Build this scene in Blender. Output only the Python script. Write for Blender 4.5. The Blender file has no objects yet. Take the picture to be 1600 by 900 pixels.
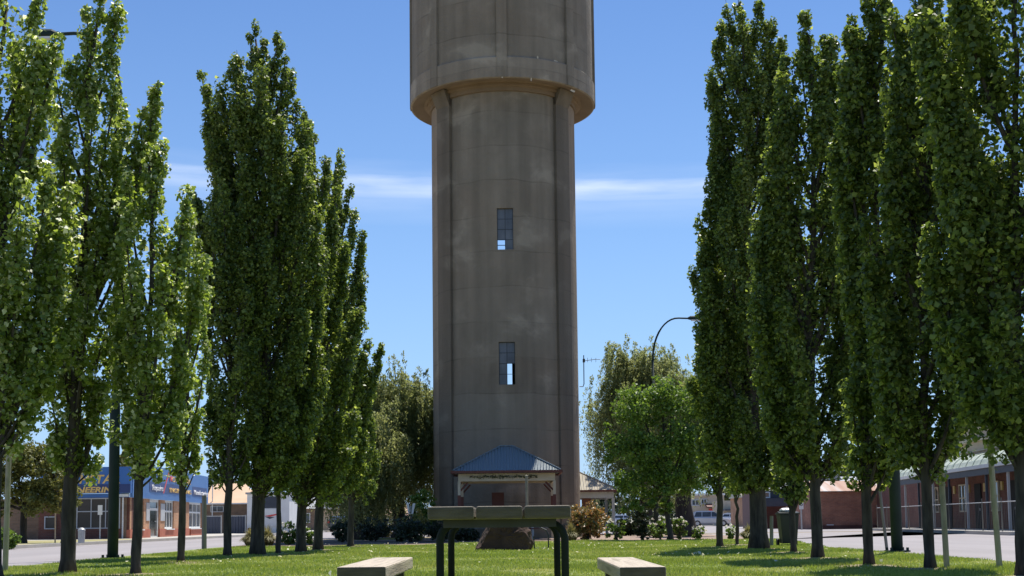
import bpy, bmesh, math, random
import numpy as np
from mathutils import Vector, Matrix, Euler
R = math.radians
random.seed(7)
rng = np.random.default_rng(11)
S = bpy.context.scene
COL = S.collection

# ---------------------------------------------------------------- camera
PITCH, ROLL, F, PPY, HC = 5.2, -0.66, 2000.0, 634.0, 0.70
cd = bpy.data.cameras.new('camera'); cam = bpy.data.objects.new('camera', cd); COL.objects.link(cam)
cd.sensor_width = 36; cd.lens = 36*F/1600; cd.shift_y = (PPY-450)/1600
cd.clip_start = 0.05; cd.clip_end = 20000
CR = Euler((R(90+PITCH), 0, 0)).to_matrix() @ Euler((0, 0, R(ROLL))).to_matrix()
cam.matrix_world = Matrix.Translation((0, 0, HC)) @ CR.to_4x4()
S.camera = cam
S.render.resolution_x = 1024; S.render.resolution_y = 576

def ray(px, py):
    return CR @ Vector(((px-800)/F, -(py-PPY)/F, -1))
def P(px, py, Y):                      # photo position at depth Y metres
    d = ray(px, py); return Vector((0, 0, HC)) + d*(Y/d.y)
def G(px, py, z=0.0):                  # photo position on the ground
    d = ray(px, py); return Vector((0, 0, HC)) + d*((z-HC)/d.z)

# ---------------------------------------------------------------- light
SUN_AZ, SUN_EL = 24, 66
W = bpy.data.worlds.new('World'); S.world = W; W.use_nodes = True
nt = W.node_tree; N = nt.nodes; L = nt.links; N.clear()
sky = N.new('ShaderNodeTexSky'); sky.sky_type = 'NISHITA'; sky.sun_disc = False
sky.sun_elevation = R(SUN_EL); sky.sun_rotation = R(SUN_AZ); sky.altitude = 100
sky.air_density = 1.0; sky.dust_density = 0.0; sky.ozone_density = 3.0
bg = N.new('ShaderNodeBackground'); bg.inputs['Strength'].default_value = 0.102
out = N.new('ShaderNodeOutputWorld')
tc = N.new('ShaderNodeTexCoord'); sep = N.new('ShaderNodeSeparateXYZ'); L.new(tc.outputs['Generated'], sep.inputs[0])
def m(op, a, b=None, c=None, clamp=False):
    n = N.new('ShaderNodeMath'); n.operation = op; n.use_clamp = clamp
    for i, v in enumerate((a, b, c)):
        if v is None: continue
        if isinstance(v, (int, float)): n.inputs[i].default_value = v
        else: L.new(v, n.inputs[i])
    return n.outputs[0]
# a thin contrail-like cloud band far off, laid out by compass direction and height in the sky
az = m('ARCTAN2', sep.outputs[0], sep.outputs[1])
el = m('ARCSINE', sep.outputs[2])
comb = N.new('ShaderNodeCombineXYZ'); L.new(m('MULTIPLY', az, 9.0), comb.inputs[0]); L.new(m('MULTIPLY', el, 75.0), comb.inputs[1])
nz = N.new('ShaderNodeTexNoise'); nz.inputs['Scale'].default_value = 1.3; nz.inputs['Detail'].default_value = 5; L.new(comb.outputs[0], nz.inputs['Vector'])
c0 = P(860, 297, 1).normalized() if False else (ray(860, 297)).normalized()
el0 = math.asin(c0.z)
d_ = m('SUBTRACT', el, m('ADD', el0-0.003, m('ADD', m('MULTIPLY', az, -0.020), m('MULTIPLY', nz.outputs[0], 0.008))))
core = m('POWER', m('SUBTRACT', 1.0, m('MINIMUM', m('ABSOLUTE', m('DIVIDE', d_, 0.0085)), 1.0)), 0.6)
wide = m('SUBTRACT', 1.0, m('MINIMUM', m('ABSOLUTE', m('DIVIDE', m('ADD', d_, 0.005), 0.026)), 1.0))
azf = m('SUBTRACT', 1.0, m('MINIMUM', m('POWER', m('ABSOLUTE', m('DIVIDE', m('SUBTRACT', az, -0.05), 0.30)), 4.0), 1.0))
wisp = m('MULTIPLY', m('ADD', m('MULTIPLY', core, 0.33), m('MULTIPLY', wide, 0.20)), m('MULTIPLY', m('POWER', nz.outputs[0], 1.25), 2.0))
mask = m('MULTIPLY', wisp, azf, clamp=True)
mx = N.new('ShaderNodeMix'); mx.data_type = 'RGBA'
hz_ = m('POWER', m('SUBTRACT', 1.0, m('MINIMUM', m('MAXIMUM', m('DIVIDE', el, 0.42), 0.0), 1.0)), 1.6)
hm = N.new('ShaderNodeMix'); hm.data_type = 'RGBA'; L.new(m('MULTIPLY', hz_, 0.85), hm.inputs[0]); L.new(sky.outputs[0], hm.inputs[6]); hm.inputs[7].default_value = (3.0, 4.75, 7.3, 1)
L.new(mask, mx.inputs[0]); L.new(hm.outputs[2], mx.inputs[6]); mx.inputs[7].default_value = (7.6, 8.2, 9.2, 1)
hs = N.new('ShaderNodeHueSaturation'); hs.inputs['Saturation'].default_value = 1.15; hs.inputs['Hue'].default_value = 0.507; L.new(mx.outputs[2], hs.inputs['Color'])
L.new(hs.outputs[0], bg.inputs[0]); L.new(bg.outputs[0], out.inputs[0])

sd = bpy.data.lights.new('sun', 'SUN'); sun = bpy.data.objects.new('sun', sd); COL.objects.link(sun)
sd.energy = 5.0; sd.angle = R(0.53); sd.color = (1.0, 0.95, 0.87)
sv = Vector((math.sin(R(SUN_AZ))*math.cos(R(SUN_EL)), math.cos(R(SUN_AZ))*math.cos(R(SUN_EL)), math.sin(R(SUN_EL))))
sun.rotation_euler = sv.to_track_quat('Z', 'Y').to_euler(); sun.location = (0, 0, 50)
S.view_settings.view_transform = 'Standard'; S.view_settings.look = 'None'; S.view_settings.gamma = 1
S.view_settings.exposure = 0.45
S.render.engine = 'CYCLES'
S.cycles.max_bounces = 6; S.cycles.transparent_max_bounces = 8; S.cycles.caustics_reflective = False; S.cycles.caustics_refractive = False

# ---------------------------------------------------------------- materials
def mat(name, c1, c2=None, scale=4.0, rough=0.8, metal=0.0, bump=0.0, bscale=None, stretch=(1, 1, 1), trans=0.0, detail=6,
        spec=0.5, attr=False, c3=None, coat=0.0, dist=0.0, obj_random=False):
    M = bpy.data.materials.new(name); M.use_nodes = True
    n = M.node_tree.nodes; l = M.node_tree.links
    b = n['Principled BSDF']; b.inputs['Roughness'].default_value = rough; b.inputs['Metallic'].default_value = metal
    b.inputs['Specular IOR Level'].default_value = spec
    b.inputs['Coat Weight'].default_value = coat
    c2 = c2 or tuple(min(1, x*1.18) for x in c1)
    ramp = n.new('ShaderNodeValToRGB'); e = ramp.color_ramp.elements
    e[0].color = (*c1, 1); e[1].color = (*c2, 1)
    if c3:
        e[0].position = 0.0; e[1].position = 0.55; x = e.new(0.95); x.color = (*c3, 1)
    tcn = n.new('ShaderNodeTexCoord'); mp = n.new('ShaderNodeMapping'); mp.inputs['Scale'].default_value = stretch
    l.new(tcn.outputs['Object'], mp.inputs[0])
    if attr:
        at = n.new('ShaderNodeAttribute'); at.attribute_name = 'v'; fac = at.outputs['Fac']
    else:
        t = n.new('ShaderNodeTexNoise'); t.inputs['Scale'].default_value = scale; t.inputs['Detail'].default_value = detail
        t.inputs['Distortion'].default_value = dist
        l.new(mp.outputs[0], t.inputs['Vector'])
        mr = n.new('ShaderNodeMapRange'); mr.inputs[1].default_value = 0.3; mr.inputs[2].default_value = 0.7
        l.new(t.outputs[0], mr.inputs[0]); fac = mr.outputs[0]
    l.new(fac, ramp.inputs[0]); l.new(ramp.outputs[0], b.inputs['Base Color'])
    if bump:
        t2 = n.new('ShaderNodeTexNoise'); t2.inputs['Scale'].default_value = bscale or scale*6; t2.inputs['Detail'].default_value = 8
        l.new(mp.outputs[0], t2.inputs['Vector'])
        bp = n.new('ShaderNodeBump'); bp.inputs['Strength'].default_value = bump; bp.inputs['Distance'].default_value = 0.02
        l.new(t2.outputs[0], bp.inputs['Height']); l.new(bp.outputs[0], b.inputs['Normal'])
    if trans:
        tr = n.new('ShaderNodeBsdfTranslucent'); mxs = n.new('ShaderNodeMixShader'); mxs.inputs[0].default_value = trans
        hsv = n.new('ShaderNodeHueSaturation'); hsv.inputs['Hue'].default_value = 0.485; hsv.inputs['Value'].default_value = 2.1; hsv.inputs['Saturation'].default_value = 1.1
        l.new(ramp.outputs[0], hsv.inputs['Color']); l.new(hsv.outputs[0], tr.inputs[0])
        l.new(b.outputs[0], mxs.inputs[1]); l.new(tr.outputs[0], mxs.inputs[2])
        l.new(mxs.outputs[0], n['Material Output'].inputs[0])
    return M

def brickmat(name, c1, c2, mortar, sx=1.0):
    M = bpy.data.materials.new(name); M.use_nodes = True
    n = M.node_tree.nodes; l = M.node_tree.links; b = n['Principled BSDF']; b.inputs['Roughness'].default_value = 0.9
    tcn = n.new('ShaderNodeTexCoord'); s = n.new('ShaderNodeSeparateXYZ'); l.new(tcn.outputs['Object'], s.inputs[0])
    a = n.new('ShaderNodeMath'); a.operation = 'ADD'; l.new(s.outputs[0], a.inputs[0]); l.new(s.outputs[1], a.inputs[1])
    c = n.new('ShaderNodeCombineXYZ'); l.new(a.outputs[0], c.inputs[0]); l.new(s.outputs[2], c.inputs[1])
    bt = n.new('ShaderNodeTexBrick'); bt.inputs['Scale'].default_value = 1.0; bt.inputs['Brick Width'].default_value = 0.24
    bt.inputs['Row Height'].default_value = 0.086; bt.inputs['Mortar Size'].default_value = 0.006
    bt.inputs['Color1'].default_value = (*c1, 1); bt.inputs['Color2'].default_value = (*c2, 1); bt.inputs['Mortar'].default_value = (*mortar, 1)
    l.new(c.outputs[0], bt.inputs['Vector'])
    t = n.new('ShaderNodeTexNoise'); t.inputs['Scale'].default_value = 0.9; t.inputs['Detail'].default_value = 7; l.new(tcn.outputs['Object'], t.inputs['Vector'])
    mr = n.new('ShaderNodeMapRange'); mr.inputs[1].default_value = 0.3; mr.inputs[2].default_value = 0.7; mr.inputs[3].default_value = 0.72; mr.inputs[4].default_value = 1.15
    l.new(t.outputs[0], mr.inputs[0])
    mul = n.new('ShaderNodeVectorMath'); mul.operation = 'SCALE'; l.new(bt.outputs[0], mul.inputs[0]); l.new(mr.outputs[0], mul.inputs['Scale'])
    l.new(mul.outputs[0], b.inputs['Base Color'])
    bp = n.new('ShaderNodeBump'); bp.inputs['Strength'].default_value = 0.5; bp.inputs['Distance'].default_value = 0.01; bp.invert = True
    l.new(bt.outputs['Fac'], bp.inputs['Height']); l.new(bp.outputs[0], b.inputs['Normal'])
    return M

def ribmat(name, c1, c2, freq=8.0, axis=0, scale=0.5, rough=0.5, metal=0.0, spec=0.5):   # corrugated / ribbed sheet, ribs across local axis
    M = mat(name, c1, c2, scale=scale, rough=rough, metal=metal, spec=spec)
    n = M.node_tree.nodes; l = M.node_tree.links; b = n['Principled BSDF']
    tcn = n.new('ShaderNodeTexCoord'); s = n.new('ShaderNodeSeparateXYZ'); l.new(tcn.outputs['Object'], s.inputs[0])
    mu = n.new('ShaderNodeMath'); mu.operation = 'MULTIPLY'; mu.inputs[1].default_value = freq*math.pi*2; l.new(s.outputs[axis], mu.inputs[0])
    si = n.new('ShaderNodeMath'); si.operation = 'SINE'; l.new(mu.outputs[0], si.inputs[0])
    bp = n.new('ShaderNodeBump'); bp.inputs['Strength'].default_value = 1.0; bp.inputs['Distance'].default_value = 0.03
    l.new(si.outputs[0], bp.inputs['Height']); l.new(bp.outputs[0], b.inputs['Normal'])
    return M

def concrete(name, dark, light, warm):
    M = bpy.data.materials.new(name); M.use_nodes = True
    n = M.node_tree.nodes; l = M.node_tree.links; b = n['Principled BSDF']; b.inputs['Roughness'].default_value = 0.92; b.inputs['Specular IOR Level'].default_value = 0.25
    tcn = n.new('ShaderNodeTexCoord')
    def noise(sc, st, det=8, dist=0.0):
        mp = n.new('ShaderNodeMapping'); mp.inputs['Scale'].default_value = st; l.new(tcn.outputs['Object'], mp.inputs[0])
        t = n.new('ShaderNodeTexNoise'); t.inputs['Scale'].default_value = sc; t.inputs['Detail'].default_value = det; t.inputs['Distortion'].default_value = dist
        l.new(mp.outputs[0], t.inputs['Vector'])
        mr = n.new('ShaderNodeMapRange'); mr.inputs[1].default_value = 0.32; mr.inputs[2].default_value = 0.68; l.new(t.outputs[0], mr.inputs[0])
        return mr.outputs[0]
    def mix(f, a, bb):
        x = n.new('ShaderNodeMix'); x.data_type = 'RGBA'
        if isinstance(f, float): x.inputs[0].default_value = f
        else: l.new(f, x.inputs[0])
        for i, v in ((6, a), (7, bb)):
            if isinstance(v, tuple): x.inputs[i].default_value = (*v, 1)
            else: l.new(v, x.inputs[i])
        return x.outputs[2]
    def mul(a, k):
        x = n.new('ShaderNodeMath'); x.operation = 'MULTIPLY'; l.new(a, x.inputs[0])
        if isinstance(k, (int, float)): x.inputs[1].default_value = k
        else: l.new(k, x.inputs[1])
        return x.outputs[0]
    base = mix(noise(0.42, (1, 1, 0.7), dist=0.8), tuple(a_*.65+b_*.35 for a_, b_ in zip(dark, light)), tuple(a_*.35+b_*.65 for a_, b_ in zip(dark, light)))
    base = mix(mul(noise(1.5, (1, 1, 0.9), 9, 1.0), 0.45), base, dark); base = mix(mul(noise(2.3, (1, 1, 0.5), 10, 0.4), 0.35), base, light)
    base = mix(mul(noise(0.25, (1, 1, 1.8), 4), 0.55), base, warm)
    streak = noise(1.1, (1.6, 1.6, 0.07), 7)
    base = mix(mul(streak, 0.55), base, tuple(x*0.55 for x in dark))
    # pour lifts: every lift of concrete has its own tone
    s = n.new('ShaderNodeSeparateXYZ'); l.new(tcn.outputs['Object'], s.inputs[0])
    fl = n.new('ShaderNodeMath'); fl.operation = 'MULTIPLY_ADD'; fl.inputs[1].default_value = 0.62; l.new(s.outputs[2], fl.inputs[0])
    nn = noise(0.5, (1, 1, 1), 2); l.new(mul(nn, 0.08), fl.inputs[2])
    f2 = n.new('ShaderNodeMath'); f2.operation = 'FLOOR'; l.new(fl.outputs[0], f2.inputs[0])
    wn = n.new('ShaderNodeTexWhiteNoise'); wn.noise_dimensions = '1D'; l.new(f2.outputs[0], wn.inputs['W'])
    base = mix(mul(wn.outputs[0], 0.35), base, tuple(x*0.8 for x in light))
    fr = n.new('ShaderNodeMath'); fr.operation = 'FRACT'; l.new(fl.outputs[0], fr.inputs[0])
    jl = n.new('ShaderNodeMath'); jl.operation = 'LESS_THAN'; jl.inputs[1].default_value = 0.035; l.new(fr.outputs[0], jl.inputs[0])
    base = mix(mul(mul(jl.outputs[0], noise(0.7, (1, 1, 1), 4)), 0.42), base, tuple(x*0.5 for x in dark))
    # pale lime patches
    lp = noise(0.55, (1, 1, 1.3), 10, 0.3)
    pw = n.new('ShaderNodeMath'); pw.operation = 'POWER'; pw.inputs[1].default_value = 6; l.new(lp, pw.inputs[0])
    base = mix(mul(pw.outputs[0], 0.30), base, tuple(min(1, x*1.5) for x in light))
    l.new(base, b.inputs['Base Color'])
    bp = n.new('ShaderNodeBump'); bp.inputs['Strength'].default_value = 0.5; bp.inputs['Distance'].default_value = 0.02
    l.new(noise(9, (1, 1, 1)), bp.inputs['Height']); l.new(bp.outputs[0], b.inputs['Normal'])
    return M

MT = {}
MT['concrete'] = concrete('tower_concrete', (0.150, 0.130, 0.098), (0.345, 0.305, 0.235), (0.29, 0.215, 0.145))
MT['concrete_band'] = concrete('band_concrete', (0.20, 0.172, 0.130), (0.40, 0.35, 0.27), (0.32, 0.24, 0.165))
MT['concrete_lit'] = concrete('buttress_concrete', (0.235, 0.190, 0.140), (0.36, 0.295, 0.215), (0.33, 0.24, 0.155))  # lighter, warmer copy: lit look of the shaft's outer strips put into colour
MT['concrete_dark'] = concrete('rib_concrete', (0.135, 0.116, 0.088), (0.215, 0.186, 0.142), (0.20, 0.15, 0.10))
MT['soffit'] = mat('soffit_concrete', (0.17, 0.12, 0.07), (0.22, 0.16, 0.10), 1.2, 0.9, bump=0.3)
MT['black_steel'] = mat('black_steel', (0.012, 0.014, 0.016), (0.03, 0.032, 0.034), 5, 0.5)
MT['dusty_glass'] = mat('dusty_glass', (0.07, 0.08, 0.095), (0.15, 0.165, 0.185), 2.2, 0.35, stretch=(1, 1, 0.5))
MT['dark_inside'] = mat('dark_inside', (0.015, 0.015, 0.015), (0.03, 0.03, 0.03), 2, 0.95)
MT['window_glass'] = mat('window_glass', (0.02, 0.025, 0.03), (0.07, 0.08, 0.085), 1.3, 0.08, spec=0.8)
MT['dim_glass'] = mat('dim_glass', (0.03, 0.026, 0.022), (0.075, 0.062, 0.05), 0.7, 0.35, spec=0.3, stretch=(0.4, 0.4, 1.6))
MT['lawn'] = mat('lawn_turf', (0.13, 0.19, 0.030), (0.20, 0.25, 0.05), 0.9, 0.95, c3=(0.28, 0.28, 0.08), bump=0.6, bscale=60, detail=12)
MT['blade'] = mat('grass_blade', (0.165, 0.235, 0.040), (0.24, 0.30, 0.062), attr=True, c3=(0.36, 0.36, 0.12), rough=0.6, trans=0.25)
MT['earth'] = mat('dry_earth', (0.22, 0.17, 0.10), (0.33, 0.27, 0.17), 1.5, 0.95, bump=0.4)
MT['dry_grass'] = mat('dry_grass', (0.24, 0.20, 0.09), (0.34, 0.30, 0.13), 2.0, 0.95, c3=(0.16, 0.19, 0.06), bump=0.5)
MT['asphalt'] = mat('worn_asphalt', (0.245, 0.225, 0.225), (0.30, 0.275, 0.275), 0.5, 0.9, bump=0.2, bscale=40, stretch=(1.5, 0.25, 1), detail=10)
MT['footpath'] = mat('footpath_concrete', (0.36, 0.34, 0.30), (0.46, 0.43, 0.38), 0.8, 0.9)
MT['kerb'] = mat('kerb_concrete', (0.40, 0.38, 0.34), (0.5, 0.47, 0.42), 1.8, 0.9)
MT['paving'] = brickmat('brick_paving', (0.36, 0.17, 0.11), (0.42, 0.23, 0.15), (0.28, 0.2, 0.15))
MT['mulch'] = mat('garden_mulch', (0.07, 0.045, 0.03), (0.13, 0.09, 0.06), 6, 0.98, bump=0.6)
MT['bark'] = mat('poplar_bark', (0.022, 0.018, 0.014), (0.085, 0.072, 0.055), 5.0, 0.95, bump=0.9, bscale=14, stretch=(3, 3, 0.6))
MT['bark_dark'] = mat('rough_dark_bark', (0.025, 0.02, 0.016), (0.07, 0.055, 0.042), 4, 0.95, bump=0.9, bscale=10, stretch=(2, 2, 0.5))
MT['leaf'] = mat('poplar_leaf', (0.058, 0.092, 0.021), (0.140, 0.195, 0.040), attr=True, c3=(0.30, 0.36, 0.09), rough=0.45, trans=0.46, spec=0.5)
MT['leaf_pale'] = mat('silver_poplar_leaf', (0.105, 0.155, 0.028), (0.19, 0.26, 0.05), attr=True, c3=(0.60, 0.63, 0.38), rough=0.42, trans=0.52, spec=0.7)  # whitish end of the ramp paints sunlit glints into the leaf colour
MT['leaf_fresh'] = mat('maple_leaf', (0.075, 0.13, 0.025), (0.12, 0.20, 0.035), attr=True, c3=(0.19, 0.28, 0.06), rough=0.5, trans=0.36)
MT['leaf_weeping'] = mat('pepper_leaf', (0.13, 0.155, 0.055), (0.20, 0.23, 0.09), attr=True, c3=(0.32, 0.34, 0.16), rough=0.6, trans=0.45)
MT['leaf_olive'] = mat('olive_leaf', (0.10, 0.115, 0.025), (0.16, 0.17, 0.04), attr=True, c3=(0.25, 0.25, 0.07), rough=0.6, trans=0.2)
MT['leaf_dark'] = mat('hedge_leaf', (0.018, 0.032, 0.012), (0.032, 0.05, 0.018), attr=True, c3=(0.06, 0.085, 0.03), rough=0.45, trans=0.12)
MT['leaf_orange'] = mat('photinia_new_leaf', (0.10, 0.13, 0.04), (0.30, 0.20, 0.07), attr=True, c3=(0.55, 0.27, 0.11), rough=0.4, trans=0.25)
MT['leaf_yellow'] = mat('yellow_shrub_leaf', (0.12, 0.13, 0.03), (0.28, 0.24, 0.05), attr=True, c3=(0.42, 0.36, 0.09), rough=0.5, trans=0.25)
MT['leaf_tuft'] = mat('tuft_blade', (0.16, 0.15, 0.05), (0.26, 0.24, 0.09), attr=True, c3=(0.36, 0.34, 0.16), rough=0.6, trans=0.25)
MT['petal'] = mat('white_petal', (0.62, 0.60, 0.50), (0.75, 0.72, 0.62), attr=True, c3=(0.8, 0.77, 0.7), rough=0.6, trans=0.2)
MT['litter'] = mat('fallen_leaf', (0.5, 0.46, 0.28), (0.66, 0.63, 0.45), attr=True, c3=(0.75, 0.73, 0.6), rough=0.6, trans=0.2)
MT['timber'] = mat('weathered_timber', (0.14, 0.122, 0.09), (0.225, 0.195, 0.148), 2.0, 0.85, bump=0.5, bscale=20, stretch=(9, 0.5, 9), detail=8)
MT['bench_timber'] = mat('bleached_timber', (0.34, 0.28, 0.22), (0.50, 0.43, 0.34), 2.2, 0.8, bump=0.4, bscale=20, stretch=(10, 0.5, 10), detail=8, c3=(0.30, 0.26, 0.19))
MT['endgrain'] = mat('timber_end_grain', (0.072, 0.058, 0.042), (0.12, 0.098, 0.072), 9, 0.9, stretch=(1, 1, 4), bump=0.4)
MT['green_steel'] = mat('dark_green_steel', (0.008, 0.013, 0.010), (0.014, 0.020, 0.016), 6, 0.75, spec=0.2)
MT['lamp_green'] = mat('lamp_post_green', (0.010, 0.024, 0.022), (0.018, 0.036, 0.033), 2, 0.7, spec=0.25)
MT['post_green'] = mat('pale_green_post', (0.24, 0.225, 0.155), (0.33, 0.31, 0.22), 3, 0.8, stretch=(3, 3, 0.8), c3=(0.19, 0.185, 0.13))
MT['post_grey'] = mat('grey_post_timber', (0.14, 0.135, 0.12), (0.22, 0.21, 0.18), 3, 0.9, stretch=(4, 4, 0.5))
MT['bin_green'] = mat('dark_green_plastic', (0.004, 0.011, 0.008), (0.008, 0.017, 0.012), 3, 0.5)
MT['rubber'] = mat('black_rubber', (0.012, 0.012, 0.012), (0.02, 0.02, 0.02), 5, 0.8)
MT['rubbish'] = mat('white_rubbish_bag', (0.7, 0.7, 0.68), (0.8, 0.8, 0.78), 5, 0.4)
MT['rock'] = mat('red_brown_rock', (0.040, 0.022, 0.015), (0.080, 0.045, 0.031), 3, 0.95, bump=1.0, bscale=9)
MT['brick_orange'] = brickmat('orange_brick', (0.50, 0.24, 0.12), (0.60, 0.32, 0.17), (0.42, 0.36, 0.28))
MT['brick_red'] = brickmat('red_brick', (0.30, 0.12, 0.075), (0.40, 0.17, 0.10), (0.30, 0.24, 0.2))
MT['brick_deep'] = brickmat('deep_red_brick', (0.15, 0.055, 0.038), (0.20, 0.075, 0.05), (0.15, 0.11, 0.09))
MT['brick_brown'] = brickmat('brown_brick', (0.20, 0.13, 0.085), (0.27, 0.17, 0.11), (0.22, 0.18, 0.14))
MT['plinth_red'] = mat('painted_red_plinth', (0.40, 0.12, 0.07), (0.48, 0.16, 0.10), 2, 0.85)
MT['sign_blue'] = ribmat('sign_blue', (0.09, 0.22, 0.50), (0.11, 0.25, 0.55), 4, 0, rough=0.45)
MT['sign_blue_flat'] = mat('sign_blue_flat', (0.035, 0.14, 0.42), (0.045, 0.16, 0.46), 1.5, 0.45)
MT['sign_navy'] = mat('sign_navy', (0.020, 0.045, 0.16), (0.028, 0.055, 0.19), 1.5, 0.45)
MT['gold'] = mat('gold_lettering', (0.75, 0.48, 0.13), (0.82, 0.55, 0.18), 3, 0.5)
MT['letter_white'] = mat('white_lettering', (0.8, 0.8, 0.8), (0.85, 0.85, 0.85), 3, 0.5)
MT['letter_red'] = mat('red_lettering', (0.65, 0.06, 0.05), (0.72, 0.08, 0.06), 3, 0.5)
MT['white_paint'] = mat('white_paint', (0.68, 0.68, 0.66), (0.80, 0.80, 0.77), 1.2, 0.6)
MT['grey_paint'] = mat('grey_paint', (0.42, 0.43, 0.44), (0.52, 0.53, 0.54), 1.2, 0.6)
MT['cream'] = mat('cream_render', (0.46, 0.38, 0.27), (0.58, 0.49, 0.36), 0.9, 0.85, bump=0.1)
MT['cream_paint'] = mat('cream_paint', (0.50, 0.44, 0.32), (0.60, 0.53, 0.39), 2, 0.7)
MT['peach'] = mat('peach_render', (0.62, 0.42, 0.26), (0.72, 0.50, 0.33), 0.8, 0.85)
MT['fence_blue'] = ribmat('slate_fence_sheet', (0.06, 0.07, 0.10), (0.08, 0.09, 0.125), 5, 0, rough=0.5)
MT['roof_blue'] = ribmat('blue_grey_roof_sheet', (0.16, 0.20, 0.215), (0.20, 0.24, 0.255), 8, 0, rough=0.35, metal=0.05)
MT['roof_tan'] = ribmat('tan_roof_sheet', (0.42, 0.36, 0.26), (0.52, 0.46, 0.34), 7, 0, rough=0.45)
MT['roof_grey'] = ribmat('grey_roof_sheet', (0.42, 0.42, 0.42), (0.55, 0.55, 0.54), 6, 0, rough=0.45, metal=0.2)
MT['roof_rust'] = mat('rusty_roof_sheet', (0.26, 0.11, 0.06), (0.38, 0.24, 0.17), 1.7, 0.75, stretch=(1.0, 0.08, 0.08), c3=(0.46, 0.42, 0.39), detail=5)
MT['roof_green'] = mat('green_grey_awning', (0.30, 0.36, 0.28), (0.42, 0.47, 0.38), 1.4, 0.55, stretch=(2.2, 0.4, 0.4), c3=(0.48, 0.50, 0.42))
MT['maroon'] = mat('maroon_paint', (0.10, 0.03, 0.022), (0.14, 0.045, 0.033), 2, 0.6)
MT['dark_navy'] = mat('dark_navy_paint', (0.035, 0.045, 0.06), (0.05, 0.06, 0.08), 2, 0.6)
MT['galv'] = mat('galvanised_steel', (0.38, 0.38, 0.37), (0.5, 0.5, 0.49), 4, 0.45, metal=0.3)
MT['paling'] = mat('timber_paling', (0.42, 0.30, 0.18), (0.55, 0.42, 0.27), 3, 0.85, stretch=(6, 6, 0.5))
MT['car_silver'] = mat('silver_car_paint', (0.52, 0.53, 0.54), (0.58, 0.59, 0.6), 1, 0.25, metal=0.3, coat=0.6)
MT['car_blue'] = mat('blue_car_paint', (0.05, 0.14, 0.42), (0.06, 0.16, 0.46), 1, 0.25, coat=0.6)
MT['car_dark'] = mat('dark_car_paint', (0.02, 0.022, 0.026), (0.03, 0.032, 0.036), 1, 0.25, coat=0.6)
MT['car_white'] = mat('white_car_paint', (0.74, 0.74, 0.74), (0.78, 0.78, 0.78), 1, 0.3, coat=0.5)
MT['rim'] = mat('alloy_rim', (0.4, 0.4, 0.41), (0.5, 0.5, 0.51), 6, 0.3, metal=0.8)
MT['tail_red'] = mat('tail_light_red', (0.45, 0.02, 0.02), (0.5, 0.03, 0.03), 5, 0.2)
MT['lamp_glass'] = mat('lamp_glass', (0.6, 0.6, 0.6), (0.7, 0.7, 0.7), 5, 0.15)
MT['yellow_panel'] = mat('yellow_panel', (0.55, 0.40, 0.12), (0.62, 0.46, 0.16), 3, 0.6)

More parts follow.
